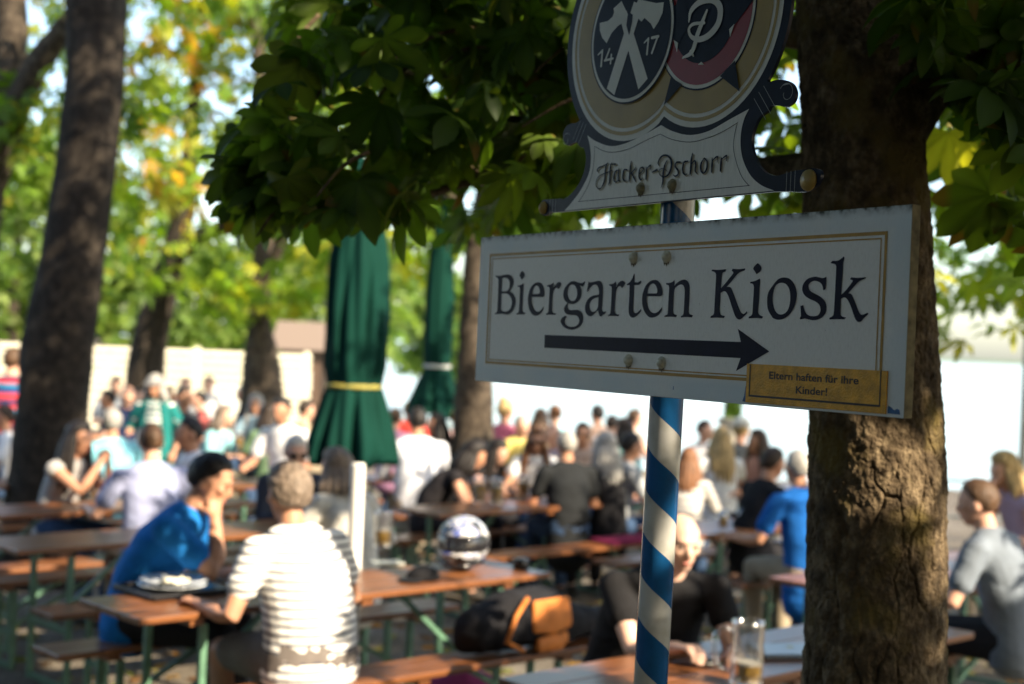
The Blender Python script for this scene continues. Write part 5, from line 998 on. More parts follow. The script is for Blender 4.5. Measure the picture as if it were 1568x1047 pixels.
    if shirt is not None:
        t = .013; q = []
        low = p0 - up(le * .4) * (.055 + hem)
        st_ = [(a + t, b_ + t) for a, b_ in tr]; st_[0] = (st_[0][0] + .006, st_[0][1] + .008); st_[2] = (st_[2][0] + .016, st_[2][1] + .010)
        q.append(cloft([low, p0 + up(le * .4) * .05, p1, p2, p3 - u3 * .03], sc_(st_), side=side, n=22))
        q.append(cloft([p3 - u3 * .05, p3 + u3 * (.012 - neckline)], [(.10 * s, .078 * s), (.062 * s, .060 * s)], side=side, caps=1))
        for sh, e, w in ((shR, eR, wR), (shL, eL, wL)):
            q.append(cloft([p3 - u3 * .035 + (sh - p3) * .3, sh], [.066 * s, .066 * s]))
            if sleeve > 0:
                if sleeve <= .6: q.append(cloft([sh, sh + (e - sh) * sleeve, sh + (e - sh) * (sleeve + .16)], [.066 * s, .064 * s, .066 * s], caps=1))
                else: q.append(cloft([sh, e, e + (w - e) * min(1, (sleeve - .6) * 2.4)], [.066 * s, .055 * s, .040 * s], caps=1))
        link('shirt', remesh(q, max(vox, .010), 5, .010, rs), shirt, root, smooth=True)
    if trs is not None:
        q = [cloft([p0 - np.array([0, 0, .055]), p0, p0 + up(le * .4) * .085], [(.168 * s * fat, .125 * s * fat), (.168 * s * fat, .126 * s * fat), (.154 * s * fat, .116 * s * fat)], side=side, n=20)]
        if skirt and pose != 'sit': q.append(cloft([p0, np.array([0, .02, .40 * s])], [(.165 * s, .125 * s), (.21 * s, .19 * s)], side=side, n=20, caps=1))
        for h_, k_, a_ in zip(hp, kn, an):
            if legs <= .55: q.append(cloft([h_, h_ + (k_ - h_) * .85], [.094 * s * fat, .080 * s], caps=1))
            else: q.append(cloft([h_, h_ + (k_ - h_) * .5, k_], [.094 * s * fat, .082 * s * fat, .066 * s])); q.append(cloft([k_, k_ + (a_ - k_) * .45, k_ + (a_ - k_) * .93], [.066 * s, .064 * s, .056 * s], caps=1))
        link('trousers', remesh(q, max(vox, .011), 4, .009, rs + 50), trs, root, smooth=True)
    for a_ in an:
        V, F = cloft([a_ + np.array([0, -.035, -.035]), a_ + np.array([0, .07, -.048]), a_ + np.array([0, .16, -.055])], [(.044 * s, .046 * s), (.050 * s, .036 * s), (.042 * s, .027 * s)], side=side, n=12)
        MB().add(V, F).build('shoe', shoem, root, smooth=True)
    # ---- hair
    style, hcol = hair
    if style != 'bald':
        nn, mm = (90, 60) if vox < .0125 else (26, 18)
        V, F = ball((0, 0, 0), (1, 1, 1), None, nn, mm); zf = .70; back = -.72
        if style == 'fringe': mask = 1 / (1 + np.exp(-(np.minimum(-V[:, 1] + .12, .32 - V[:, 2]) * 16))); mask *= 1 / (1 + np.exp(-(V[:, 2] + .62) * 16)); th = .10
        else:
            front = V[:, 2] - (zf - 1.45 * np.clip(-V[:, 1] + .55, 0, 1.3)); mask = 1 / (1 + np.exp(-front * 14)); mask *= 1 / (1 + np.exp(-(V[:, 2] - back) * 14)); th = {'short': .06, 'crop': .05, 'curly': .24, 'long': .17, 'bun': .13, 'bob': .22}.get(style, .13)
        nz_ = (fbm(V * (5 if style != 'curly' else 8), 3, rs + 3) + (.5 * fbm(V * np.array([26, 26, 9]), 2, rs) if vox < .012 else 0)) * (.22 if style == 'curly' else .12)
        rr_ = .90 + mask * (.12 + th + nz_); V = V * rr_[:, None] * np.array([.077, .097, .098]) * s
        W = np.array([HL(v / s + np.array([0, -.008, .022])) for v in V]); mb = MB().add(W, F)
        if style in ('long', 'bob'):
            Ld = .30 if style == 'long' else .10
            for k in range(11):
                a_ = math.pi * (.92 + 1.16 * k / 10) - math.pi * 0 
                cx, cy = .078 * math.cos(a_), .095 * math.sin(a_) - .012
                top_ = HL((cx * .9, cy * .9, .03)); mid = HL((cx * 1.12, cy * 1.10, -.06)); end = mid + np.array([(cx * .5), (cy * .55 - .015), -Ld * (.85 + .3 * random.random())]) * s
                mb.add(*cloft([top_, mid, (mid + end) / 2 + np.array([random.uniform(-.01, .01), -.005, 0]), end], [.022 * s, .034 * s, .036 * s, .014 * s], n=9, caps=2))
        if style == 'bun': mb.add(*ball(HL((0, -.075, .115)), np.array([.042, .042, .04]) * s))
        link('hair', mb.mesh('hair'), hairm(hcol), root, smooth=True)
    # ---- face details
    if vox < .0125:
        for sg in (1, -1): MB().add(*ball(HL((sg * .031, .0795, .006)), np.array([.012, .006, .006]) * s, HBr, 10, 6)).build('eye', eyem, root, smooth=True)
        MB().add(*ball(HL((0, .0865, -.058)), np.array([.021, .007, .008]) * s, HBr, 12, 6)).build('lips', lipm, root, smooth=True)
    for ex_ in extras:
        if ex_ == 'sunglasses':
            mb = MB()
            for sg in (1, -1): mb.add(*ball(HL((sg * .034, .090, .004)), np.array([.029, .008, .021]) * s, HBr, 14, 8)); mb.add(*cloft([HL((sg * .062, .088, .012)), HL((sg * .082, .0, .010))], [.004, .004], n=6, caps=1))
            mb.build('sunglasses', mat('black_plastic', (.01, .01, .012), .15), root, smooth=True)
        elif ex_[0] == 'hat':
            c_ = mat('hat_%s' % ex_[1], ex_[2], .85, vary=.1); mb = MB(); V, F = ball((0, 0, 0), (.090, .110, .085), None, 20, 12); V[:, 2] = np.maximum(V[:, 2], -.01)
            mb.add([HL(v + np.array([0, -.008, .050])) for v in V], F); V, F = ball((0, 0, 0), (.112, .135, .008), None, 24, 6); mb.add([HL(v + np.array([0, .005, .046])) for v in V], F); mb.build('hat', c_, root, smooth=True)
        elif ex_[0] == 'cardigan':
            q = []; t = .026
            for sg in (1, -1):
                q.append(cloft([p0 - up(0) * .22 + np.array([sg * .115, -.02, 0]) * s, p0 + np.array([sg * .115, -.02, 0]) * s, p1 + np.array([sg * .105, -.02, 0]) * s, p2 + np.array([sg * .11, -.02, 0]) * s, p3 + np.array([sg * .085, -.01, -.02]) * s], sc_([(.080, .150), (.075, .140), (.068, .132), (.075, .136), (.07, .10)]), side=side))
            for sh, e, w in ((shR, eR, wR), (shL, eL, wL)): q.append(cloft([sh, e, e + (w - e) * .3], [.072 * s, .062 * s, .052 * s], caps=1))
            link('cardigan', remesh(q, .014, 4, .008, 77), ex_[1], root, smooth=True)
    PEOPLE.append(root); root['wr'] = 0
    del root['wr']
    MWT = Matrix.Translation(Vector((x, y, g))) @ Matrix.Rotation(rz, 4, 'Z')
    return root, dict(head=MWT @ Vector(hc), top=MWT @ Vector(HL((0, -.008, .118))), wR=MWT @ Vector(wR), wL=MWT @ Vector(wL), M=MWT, HL=lambda v: MWT @ Vector(HL(v)))
def face_of(v): return math.degrees(math.atan2(v[1], v[0]))
FWD = face_of(TP); BCK = face_of(-TP)
DBG = []
def who(px, py, r):
    q = np.array([r[1]['top']]); a, b_, d = project(q); DBG.append((r[0]['label'][:44], px, py, round(float(a[0])), round(float(b_[0])), round(float(d[0]), 2))); return r
navystripe = stripe_cloth('white_shirt_navy_stripes', [(0.0, (.80, .79, .76)), (.68, (.045, .052, .085))], .034)
tealstripe = stripe_cloth('teal_white_stripes', [(0.0, (.72, .74, .70)), (.55, (.02, .16, .17))], .055)
polostripe = stripe_cloth('red_blue_stripes', [(0.0, (.42, .04, .05)), (.25, (.02, .05, .16)), (.5, (.03, .22, .36)), (.62, (.42, .04, .05)), (.8, (.02, .03, .09))], .22)
greystripe = stripe_cloth('grey_white_stripes', [(0.0, (.55, .53, .50)), (.6, (.22, .21, .21))], .05)
white = cloth((.74, .74, .75), 'white_cotton')
V3 = 0.0085
who(440, 715, person('broad man seen from behind in a white T-shirt with thin navy stripes', -.83, 5.66, FWD + 6, s=1.0, lean=10, slouch=18, hyaw=6, hpitch=-4, R=(.30, .36, .80), Lh=(-.30, .34, .79), shirt=navystripe, sleeve=.42, trs=cloth((.16, .14, .13), 'grey_brown_shorts'), legs=.5, hair=('curly', 'greybrown'), sk='tan', vox=V3, width=1.2, build=1.34, aim=(440, 715)))
who(338, 697, person('dark haired man in a bright blue T-shirt resting his chin on his fist', -1.50, 6.32, -8, s=1.0, lean=24, slouch=16, hyaw=-6, hpitch=-14, R=(.05, .37, 1.06), Lh=(-.14, .46, .80), shirt=cloth((.012, .15, .46), 'bright_blue_cotton'), sleeve=.45, trs=darkcl, hair=('short', 'black'), sk='tan', vox=V3, width=1.02, curl=(1.3, .9), pole=((.30, .45, -1), None), palm=((.6, .6, 0), None), aim=(338, 697)))
who(1046, 796, person('bald man in a black polo shirt bent over the near table behind the striped post', .60, 5.58, -84, s=1.0, lean=20, slouch=24, roll=-9, hyaw=-12, hpitch=-4, R=(-.04, .54, .82), Lh=(-.24, .56, .81), pole=((.35, -.2, -1), (-.35, -.2, -1)), shirt=cloth((.014, .014, .016), 'black_cotton'), sleeve=.34, trs=darkcl, hair=('fringe', 'white'), sk='pale', vox=V3, width=1.18, build=1.42, curl=(.8, .9), aim=(1046, 796)))
who(1493, 738, person('man in a heather grey T-shirt seen from behind at the right of the near trunk', 2.28, 6.62, FWD + 4, s=1.02, lean=14, slouch=16, hyaw=-16, hpitch=-6, R=(.22, .40, .76), Lh=(-.24, .42, .78), shirt=cloth((.16, .19, .23), 'heather_grey'), sleeve=.5, trs=darkcl, hair=('short', 'brown'), sk='fair', vox=V3, width=1.08, build=1.08, curl=(.6, .6), aim=(1493, 738)))
who(232, 655, person('man in a pale lilac polo shirt seen from behind at the left', -2.12, 8.55, FWD - 14, s=1.0, lean=6, slouch=8, hyaw=4, R=(.26, .38, .80), Lh=(-.3, .34, .80), shirt=cloth((.30, .33, .50), 'lilac_cotton'), sleeve=.5, trs=beige, hair=('short', 'brown'), sk='fair', vox=.010, width=1.1, build=1.12, aim=(232, 655)))
wd = who(125, 650, person('dark long haired woman in a sleeveless top drinking from a tall glass mug', -3.02, 9.45, -24, s=.98, lean=14, slouch=12, hyaw=0, hpitch=-4, R=(.04, .40, 1.06), Lh=(-.06, .38, 1.02), shirt=cloth((.34, .33, .32), 'grey_top'), sleeve=0, trs=denim, hair=('long', 'black'), sk='tan', female=True, vox=.010, curl=(1.1, 1.1), palm=((.8, .4, .2), (-.8, .4, .2)), aim=(125, 650)))
who(290, 640, person('young man in a white T-shirt with dark hair turned to face left', -2.30, 10.0, 214, s=.98, lean=10, slouch=8, hyaw=0, R=(.2, .38, .82), Lh=(-.22, .36, .82), shirt=white, sleeve=.45, trs=denim, hair=('short', 'black'), sk='tan', vox=.011, aim=(290, 640)))
who(172, 628, person('grey haired man in a cyan shirt seen from behind beside the big trunk', -3.10, 11.1, FWD - 10, s=1.0, lean=4, slouch=10, shirt=cloth((.20, .50, .60), 'cyan_cotton'), sleeve=.5, trs=beige, hair=('crop', 'grey'), sk='tan', vox=.012, width=1.1, build=1.1, aim=(172, 628)))
who(237, 575, person('standing woman in a teal cardigan and striped top with a grey brimmed hat', -3.52, 14.0, -92, s=.915, pose='stand', lean=3, slouch=6, hyaw=8, hpitch=-8, R=(.20, .22, 1.02), Lh=(-.22, .10, .82), shirt=tealstripe, hem=.18, sleeve=.5, trs=tealstripe, skirt=True, legs=.5, hair=('bob', 'grey'), sk='tan', female=True, extras=(('hat', 'pale', (.26, .26, .26)), ('cardigan', cloth((.015, .16, .155), 'teal_knit'))), aim=(237, 575)))
who(455, 672, person('white haired man with sunglasses and a dark jacket facing the camera', -1.36, 9.05, -62, s=.97, lean=10, slouch=14, hyaw=6, hpitch=-10, R=(.12, .40, .82), shirt=cloth((.03, .035, .05), 'dark_jacket'), sleeve=.95, trs=darkcl, hair=('short', 'white'), sk='fair', vox=.011, extras=('sunglasses',), aim=(455, 672)))
who(512, 702, person('grey brown haired woman in a cream sweater seen from behind', -.93, 7.72, FWD - 4, s=.94, lean=12, slouch=18, hyaw=-22, hpitch=-6, R=(.36, .22, .74), Lh=(-.26, .36, .78), shirt=cloth((.52, .50, .45), 'cream_knit'), sleeve=.95, hem=.12, trs=beige, hair=('bob', 'greybrown'), sk='fair', female=True, vox=.010, width=1.1, build=1.15, aim=(512, 702)))
who(430, 605, person('black haired man in a white T-shirt facing the camera at the fence table', -2.16, 13.2, -110, s=1.0, lean=8, slouch=8, hpitch=-10, shirt=white, sleeve=.5, trs=denim, hair=('short', 'black'), sk='tan', aim=(430, 605)))
who(345, 622, person('light haired woman in a pale cyan blouse seen from the side', -2.95, 14.2, -20, s=.95, lean=14, slouch=14, shirt=cloth((.25, .50, .56), 'pale_cyan'), sleeve=.5, trs=beige, hair=('bob', 'greybrown'), sk='fair', female=True, aim=(345, 622)))
who(283, 592, person('dark haired man in a charcoal shirt just right of the teal cardigan', -3.52, 15.4, -30, s=1.04, lean=4, slouch=8, shirt=cloth((.035, .04, .05), 'charcoal'), sleeve=.5, trs=darkcl, hair=('crop', 'black'), sk='tan', aim=(283, 592)))
who(22, 532, person('man in a red and blue striped polo half hidden by the big dark trunk', -4.50, 12.6, 80, s=1.0, pose='stand', shirt=polostripe, hem=.08, sleeve=.5, trs=denim, hair=('short', 'brown'), sk='fair', width=1.1, aim=(22, 532)))
who(6, 650, person('person in a white T-shirt at the left picture edge beyond the big trunk', -4.36, 12.0, 200, s=.95, shirt=white, trs=denim, hair=('short', 'dark'), sk='tan', aim=(6, 650)))
who(640, 624, person('broad person in a plain white shirt seen from behind below the smaller parasol', -.80, 12.2, FWD - 30, s=1.02, lean=4, slouch=6, shirt=cloth((.66, .68, .74), 'white_linen'), sleeve=.7, hem=.1, trs=beige, hair=('short', 'black'), sk='tan', width=1.15, build=1.15, aim=(640, 624)))
who(735, 678, person('black haired woman in a dark vest leaning over yellow beers', -.26, 11.0, -2, s=.94, lean=30, slouch=24, hpitch=-14, R=(.16, .52, .80), Lh=(-.12, .50, .80), shirt=cloth((.02, .018, .02), 'black_vest'), sleeve=0, trs=darkcl, hair=('bob', 'black'), sk='tan', female=True, aim=(735, 678)))
who(768, 680, person('second dark haired woman in black beside the one leaning over the beers', -.02, 11.6, -30, s=.93, lean=24, slouch=22, hpitch=-10, R=(.2, .46, .80), Lh=(-.2, .44, .80), shirt=cloth((.02, .018, .02), 'black_vest'), sleeve=0, trs=darkcl, hair=('long', 'black'), sk='fair', female=True, aim=(768, 680)))
who(775, 612, person('woman in a pink blouse with her blond hair in a bun', -.02, 15.0, 60, s=1.02, lean=2, slouch=4, shirt=cloth((.55, .14, .22), 'pink_blouse'), sleeve=.5, trs=beige, hair=('bun', 'blond'), sk='fair', female=True, aim=(775, 612)))
who(822, 668, person('auburn haired woman with sunglasses and a white top facing the camera', .22, 12.3, -88, s=.95, lean=12, slouch=12, hpitch=-6, shirt=white, sleeve=.3, trs=denim, hair=('long', 'auburn'), sk='tan', female=True, extras=('sunglasses',), aim=(822, 668)))
who(847, 664, person('bald sunburnt man between the auburn woman and the black shirted man', .40, 13.0, -120, s=.97, lean=12, slouch=10, shirt=cloth((.5, .4, .45), 'pale_rose'), sleeve=.4, trs=beige, hair=('fringe', 'grey'), sk='fair', aim=(847, 664)))
who(868, 660, person('grey haired man in a black shirt seen from behind on the cushioned bench', .42, 10.75, FWD - 22, s=.98, lean=6, slouch=8, R=(.25, .32, .78), Lh=(-.25, .36, .80), pole=((.25, -.5, -1), (-.25, -.5, -1)), shirt=cloth((.016, .018, .02), 'black_linen'), sleeve=.5, hem=.16, trs=denim, hair=('crop', 'grey'), sk='tan', width=1.12, build=1.12, vox=.012, aim=(868, 660)))
who(928, 668, person('woman with long grey hair and a black top seen from behind', .80, 11.05, FWD - 16, s=.97, lean=6, slouch=10, shirt=cloth((.012, .012, .014), 'black_knit'), sleeve=.7, hem=.12, trs=darkcl, hair=('long', 'grey'), sk='fair', female=True, aim=(928, 668)))
who(968, 670, person('dark haired man in a light grey T-shirt left of the striped post', 1.02, 11.2, 20, s=.98, lean=8, slouch=10, shirt=cloth((.32, .34, .36), 'light_grey'), sleeve=.5, trs=denim, hair=('short', 'black'), sk='tan', aim=(968, 670)))
who(893, 662, person('dark haired man with sunglasses behind the black shirted couple', .72, 12.8, -96, s=.98, lean=6, slouch=6, shirt=cloth((.4, .3, .25), 'sand_shirt'), sleeve=.4, trs=denim, hair=('short', 'dark'), sk='tan', extras=('sunglasses',), aim=(893, 662)))
who(850, 622, person('short haired woman in a light cyan top at the waterside', .62, 16.6, 130, s=1.0, lean=2, slouch=4, shirt=cloth((.25, .56, .64), 'aqua'), sleeve=.4, trs=beige, hair=('short', 'auburn'), sk='fair', female=True, aim=(850, 622)))
who(828, 640, person('brown haired person in pale yellow at the waterside', .42, 16.0, 80, s=.96, shirt=cloth((.62, .56, .40), 'pale_yellow'), trs=beige, hair=('bob', 'brown'), sk='fair', female=True, aim=(828, 640)))
who(915, 620, person('black haired bare armed man turned to the lake', 1.12, 16.4, 120, s=1.0, lean=6, slouch=4, shirt=cloth((.60, .40, .30), 'peach_vest'), sleeve=0, trs=darkcl, hair=('short', 'black'), sk='fair', aim=(915, 620)))
who(938, 640, person('dark haired child beside the bare armed man at the waterside', 1.28, 15.6, 60, s=.94, shirt=white, trs=denim, hair=('short', 'dark'), sk='fair', aim=(938, 640)))
who(973, 626, person('brown haired person in a pale vest at the waterside left of the striped post', 1.60, 16.2, 30, s=1.0, shirt=cloth((.62, .52, .40), 'cream_vest'), sleeve=0, trs=beige, hair=('short', 'brown'), sk='fair', aim=(973, 626)))
who(1055, 700, person('auburn long haired girl in a grey striped top right of the post', 1.46, 10.9, 80, s=.90, lean=10, slouch=10, seat=.47, shirt=greystripe, sleeve=.7, trs=denim, hair=('long', 'auburn'), sk='tan', female=True, aim=(1055, 700)))
who(1105, 655, person('blond woman in a white top seen from behind reaching to the left', 1.90, 12.4, 100, s=.98, lean=2, slouch=6, R=(.2, .36, .8), Lh=(-.50, .22, .92), shirt=white, sleeve=.3, hem=.1, trs=white, hair=('long', 'blond'), sk='fair', female=True, aim=(1105, 655)))
who(1136, 640, person('man in a dull grey T-shirt with a pale cap behind the blond woman', 2.18, 13.4, 60, s=1.02, lean=4, slouch=4, shirt=cloth((.22, .21, .19), 'dull_grey'), sleeve=.5, trs=beige, hair=('short', 'blond'), sk='fair', extras=(('hat', 'cream', (.62, .58, .50)),), aim=(1136, 640)))
who(1188, 686, person('tanned man in a black vest with his hand raised to his mouth', 1.80, 9.7, 28, s=.98, lean=12, slouch=14, hpitch=-8, R=(.02, .36, 1.08), Lh=(-.16, .40, .80), shirt=cloth((.014, .014, .016), 'black_vest2'), sleeve=0, trs=darkcl, hair=('short', 'dark'), sk='tan', vox=.012, curl=(1.2, .6), aim=(1188, 686)))
who(1222, 703, person('grey haired man in a royal blue T-shirt seen from behind left of the near trunk', 1.82, 8.75, 118, s=1.0, lean=10, slouch=12, R=(.20, .38, .78), Lh=(-.30, .36, .76), shirt=cloth((.010, .10, .36), 'royal_blue'), sleeve=.5, hem=.14, trs=beige, hair=('crop', 'grey'), sk='tan', vox=.011, width=1.12, build=1.15, aim=(1222, 703)))
who(1532, 695, person('blonde woman in a lilac vest resting her face on her hand by the lake', 3.32, 9.7, 196, s=.97, lean=18, slouch=12, hpitch=-12, R=(.02, .34, 1.06), Lh=(-.18, .40, .80), shirt=cloth((.45, .36, .50), 'lilac_vest'), sleeve=0, trs=beige, hair=('bob', 'blond'), sk='fair', female=True, vox=.012, aim=(1532, 695)))
who(178, 578, person('man in a pale grey shirt far behind near the fence', -5.45, 19.6, -60, s=1.06, shirt=cloth((.34, .36, .40), 'pale_grey'), trs=denim, hair=('short', 'dark'), sk='fair', aim=(178, 578)))
who(165, 612, person('person in black behind the cyan shirted man', -4.60, 16.2, 200, s=.98, shirt=cloth((.012, .012, .014), 'black_tee'), trs=darkcl, hair=('short', 'black'), sk='tan', aim=(165, 612)))
who(196, 590, person('red faced man in a navy shirt left of the teal cardigan woman', -4.35, 16.2, -50, s=1.04, shirt=cloth((.02, .03, .08), 'navy_tee'), trs=denim, hair=('bald', 'grey'), sk='fair', aim=(196, 590)))
who(320, 576, person('dark haired person in white at the far fence', -5.05, 22.0, -90, s=1.04, pose='sit', shirt=white, trs=beige, hair=('short', 'dark'), sk='fair', aim=(320, 576)))
who(284, 578, person('child in pale clothes near the far fence', -5.5, 22.6, -80, s=1.03, shirt=cloth((.5, .5, .55), 'pale_tee'), trs=beige, hair=('short', 'auburn'), sk='fair', aim=(284, 578)))
who(372, 590, person('person in a dark plum top by the sunlit flaring trunk', -3.75, 19.6, 180, s=1.03, shirt=cloth((.06, .02, .03), 'plum'), trs=darkcl, hair=('short', 'white'), sk='fair', aim=(372, 590)))
who(628, 618, person('person in a red top beyond the smaller parasol', -1.15, 16.4, -70, s=1.0, shirt=cloth((.50, .05, .04), 'red_top'), trs=beige, hair=('short', 'blond'), sk='fair', aim=(628, 618)))
who(700, 640, person('person in pale rose seen under the smaller parasol', -.62, 15.2, 100, s=.96, shirt=cloth((.5, .34, .34), 'rose_tee'), trs=beige, hair=('short', 'blond'), sk='fair', female=True, aim=(700, 640)))

rp_ = np.random.default_rng(44); CR_ = [((.62, .62, .60), 'white'), ((.03, .05, .12), 'navy'), ((.40, .10, .09), 'brick red'), ((.16, .24, .30), 'steel blue'), ((.45, .38, .26), 'sand'), ((.10, .16, .09), 'olive'), ((.30, .16, .26), 'mauve'), ((.05, .05, .055), 'black'), ((.55, .46, .14), 'mustard'), ((.22, .42, .40), 'sea green'), ((.34, .34, .36), 'grey'), ((.58, .30, .22), 'coral')]
for i, (px_, py_, y_, fc, wh) in enumerate([(214, 600, 17.0, -70, 'left of the cap wearer'), (258, 606, 17.5, 40, 'right behind the teal cardigan'), (305, 612, 17.0, 200, 'at the far tables before the pale fence'), (392, 612, 16.5, -100, 'in front of the flaring trunk'), (470, 622, 15.5, 30, 'left of the large parasol'), (410, 640, 14.0, 120, 'beside the white shirted man'), (606, 640, 14.5, 80, 'between the two parasols'), (668, 650, 13.5, 200, 'right of the broad white shirted person'), (800, 650, 14.4, -60, 'right behind the pink blouse'), (955, 656, 13.8, 150, 'behind the light grey T-shirt man'), (1080, 660, 14.6, -40, 'beyond the auburn haired girl'), (1160, 668, 12.6, 210, 'left of the tanned man')]):
    c_, nm = CR_[i]
    x_ = float((px_ - 784) / 2178 * y_)
    person('small blurred guest in %s %s' % (nm, wh), x_, y_, fc, s=.98, lean=rp_.uniform(2, 14), slouch=rp_.uniform(4, 14), shirt=cloth(c_, 'guest_' + nm.replace(' ', '_')), sleeve=.48, trs=[denim, beige, darkcl][i % 3], hair=(['short', 'bob', 'crop', 'long'][i % 4], ['dark', 'brown', 'black', 'grey', 'dark'][i % 5]), sk=['fair', 'tan'][i % 2], female=bool(i % 4 in (1, 3)), aim=(px_, py_))

# ------------------------------------------------------------------ things on the tables
glass = glass_mat('clear_glass'); beer = mat('beer', (.66, .38, .05), .2)
bn = beer.node_tree.nodes['Principled BSDF']; bn.inputs['Transmission Weight'].default_value = .15; bn.inputs['IOR'].default_value = 1.34
foam = mat('beer_foam', (.80, .76, .66), .8)
def mug(label, loc, rz, level, s=1.0, n=40, name='beer_mug', cat='mug', group='beer mugs'):
    r = empty(name, loc, rz); tag(r, label, cat, group)
    V = []; F = []; ro, ri, Hh = .0515 * s, .046 * s, .198 * s
    prof = [(0, 0), (ro * .92, 0), (ro, .008), (ro, .02), (ro, .05), (ro, .08), (ro, .11), (ro, .14), (ro, .17), (ro * .985, .19), (ro * .96, Hh / s), (ri, Hh / s), (ri, .18), (ri, .10), (ri, .02), (0, .014)]
    for i, (rr_, z) in enumerate(prof):
        for k in range(n):
            a = 2 * math.pi * k / n; d = 0.0
            if 3 <= i <= 8: d = -.008 * s * (.5 + .5 * math.cos(a * 8 + (0 if int(z * 100) // 4 % 2 else math.pi)))
            V.append(((rr_ + d) * math.cos(a), (rr_ + d) * math.sin(a), z * s))
    for i in range(len(prof) - 1):
        for k in range(n): F.append((i * n + k, i * n + (k + 1) % n, (i + 1) * n + (k + 1) % n, (i + 1) * n + k))
    MB().add(V, F).build('glass', glass, r, smooth=True)
    MB().tube([(.047 * s, 0, .165 * s), (.075 * s, 0, .172 * s), (.098 * s, 0, .150 * s), (.100 * s, 0, .10 * s), (.090 * s, 0, .06 * s), (.066 * s, 0, .042 * s), (.048 * s, 0, .045 * s)], .0085 * s, 12).build('handle', glass, r, smooth=True)
    if level > 0:
        zt = .016 + (.16) * level
        MB().lathe([(0, .0155 * s), (ri * .99, .021 * s), (ri * .99, zt * s), (0, zt * s)], n).build('beer', beer, r, smooth=False)
        MB().lathe([(0, zt * s + .0006), (ri * .985, zt * s + .0006), (ri * .985, (zt + .007) * s), (0, (zt + .009) * s)], n).build('foam', foam, r)
    return r
m1 = P(1142, 1050, 4.72); th_ = .771
mg = mug('large dimpled glass mug, nearly empty, on the near table before the bald man', (m1.x, m1.y, th_), R_(176), .32, 1.10)
def table_pt(px, py, z=.771):
    r = ray(px, py); k = (z - CAM_H) / r.z; return Vector((0, 0, CAM_H)) + r * k
for lab, px, py, lv in (('beer mug, half full, before the drinking woman', 146, 758, .55), ('left one of the two yellow beer mugs near the leaning black haired woman', 734, 758, .8), ('yellow beer mug in the middle of the table of the black shirted man', 760, 760, .75), ('yellow beer mug beside the left elbow of the black shirted man', 800, 752, .8), ('beer mug on the fence table beside the white shirted man', 365, 672, .8), ('beer mug on the fence side table beside the cyan shirted man', 205, 690, .6), ('beer mug before the cream sweater woman at the table edge', 585, 845, .5), ('beer mug on the pale table under the smaller parasol', 620, 700, .7), ('pale beer mug at the table of the blonde woman by the lake', 1556, 756, .7)):
    q = table_pt(px, py, .74); mug(lab, (q.x, q.y, gz(q.x, q.y) + .772), rng.uniform(0, 6), lv, n=20)
for lab, px, py in (('small clear tumbler on the grey table left of the royal blue man', 1108, 795), ('tall clear tumbler on the grey table nearest the tanned man', 1136, 790)):
    q = table_pt(px, py, .76); r = empty('drinking_glass', (q.x, q.y, gz(q.x, q.y) + .771)); tag(r, lab, 'glass', 'tumblers')
    MB().lathe([(0, 0), (.028, 0), (.034, .12), (.031, .12), (.026, .008), (0, .008)], 20).build('tumbler', glass, r, smooth=True); MB().lathe([(0, .009), (.026, .009), (.030, .08), (0, .08)], 20).build('drink', beer, r)

# tray with plates
tc_ = table_pt(272, 905, .775); tc_ = Vector((tc_.x, tc_.y + .03, .771))
tray = empty('serving_tray', tc_, TYAW + .05); tag(tray, 'black serving tray at the left table end under the white plates', 'tray')
MB().box((0, 0, .006), (.44, .32, .010)).build('tray_base', mat('tray_black', (.015, .015, .018), .35), tray, bevel=.004)
mb = MB()
for a, b_ in (((-.22, -.16, .016), (.22, -.16, .016)), ((-.22, .16, .016), (.22, .16, .016)), ((-.22, -.15, .016), (-.22, .15, .016)), ((.22, -.15, .016), (.22, .15, .016))): mb.bar(a, b_, .012, .018)
mb.build('rim', mat('tray_black', (.015, .015, .018), .35), tray, bevel=.003)
porc = mat('porcelain', (.62, .66, .70), .18)
def plate_(label, loc, r=.125):
    o = MB().lathe([(0, 0), (r * .55, 0), (r * .62, .006), (r, .020), (r * 1.0, .023), (r * .62, .011), (0, .007)], 40).build('dinner_plate', porc, None, smooth=True); o.location = loc; tag(o, label, 'plate', 'white plates'); return o
plate_('lower white plate on the black tray', tc_ + Vector((-.03, 0, .012)), .148); plate_('upper white plate stacked on the black tray', tc_ + Vector((-.024, .004, .030)), .142)
nap = MB()
for k in range(6):
    a = k / 5; nap.add([(-.09 + .10 * a, -.10, .02 + .012 * math.sin(k * 2.1)), (-.09 + .10 * a, -.02, .022 + .010 * math.cos(k * 1.7))], [])
nv = np.array([(u * .11 - .13, v * .07 - .12, .0 + .018 * math.sin(u * 9 + v * 5) * .6 + .02) for v in np.linspace(0, 1, 6) for u in np.linspace(0, 1, 9)])
nf = [(j * 9 + i, j * 9 + i + 1, (j + 1) * 9 + i + 1, (j + 1) * 9 + i) for j in range(5) for i in range(8)]
nap = MB().add(nv, nf); me = nap.mesh('napkin'); nk_ = link('napkin', me, mat('paper_napkin', (.78, .74, .58), .9), None, True)
sm = nk_.modifiers.new('s', 'SOLIDIFY'); sm.thickness = .006
nk_.location = tc_ + Vector((0, 0, .045)); nk_.rotation_euler = (0, 0, TYAW); tag(nk_, 'crumpled cream paper napkin lying on the upper white plate', 'napkin')
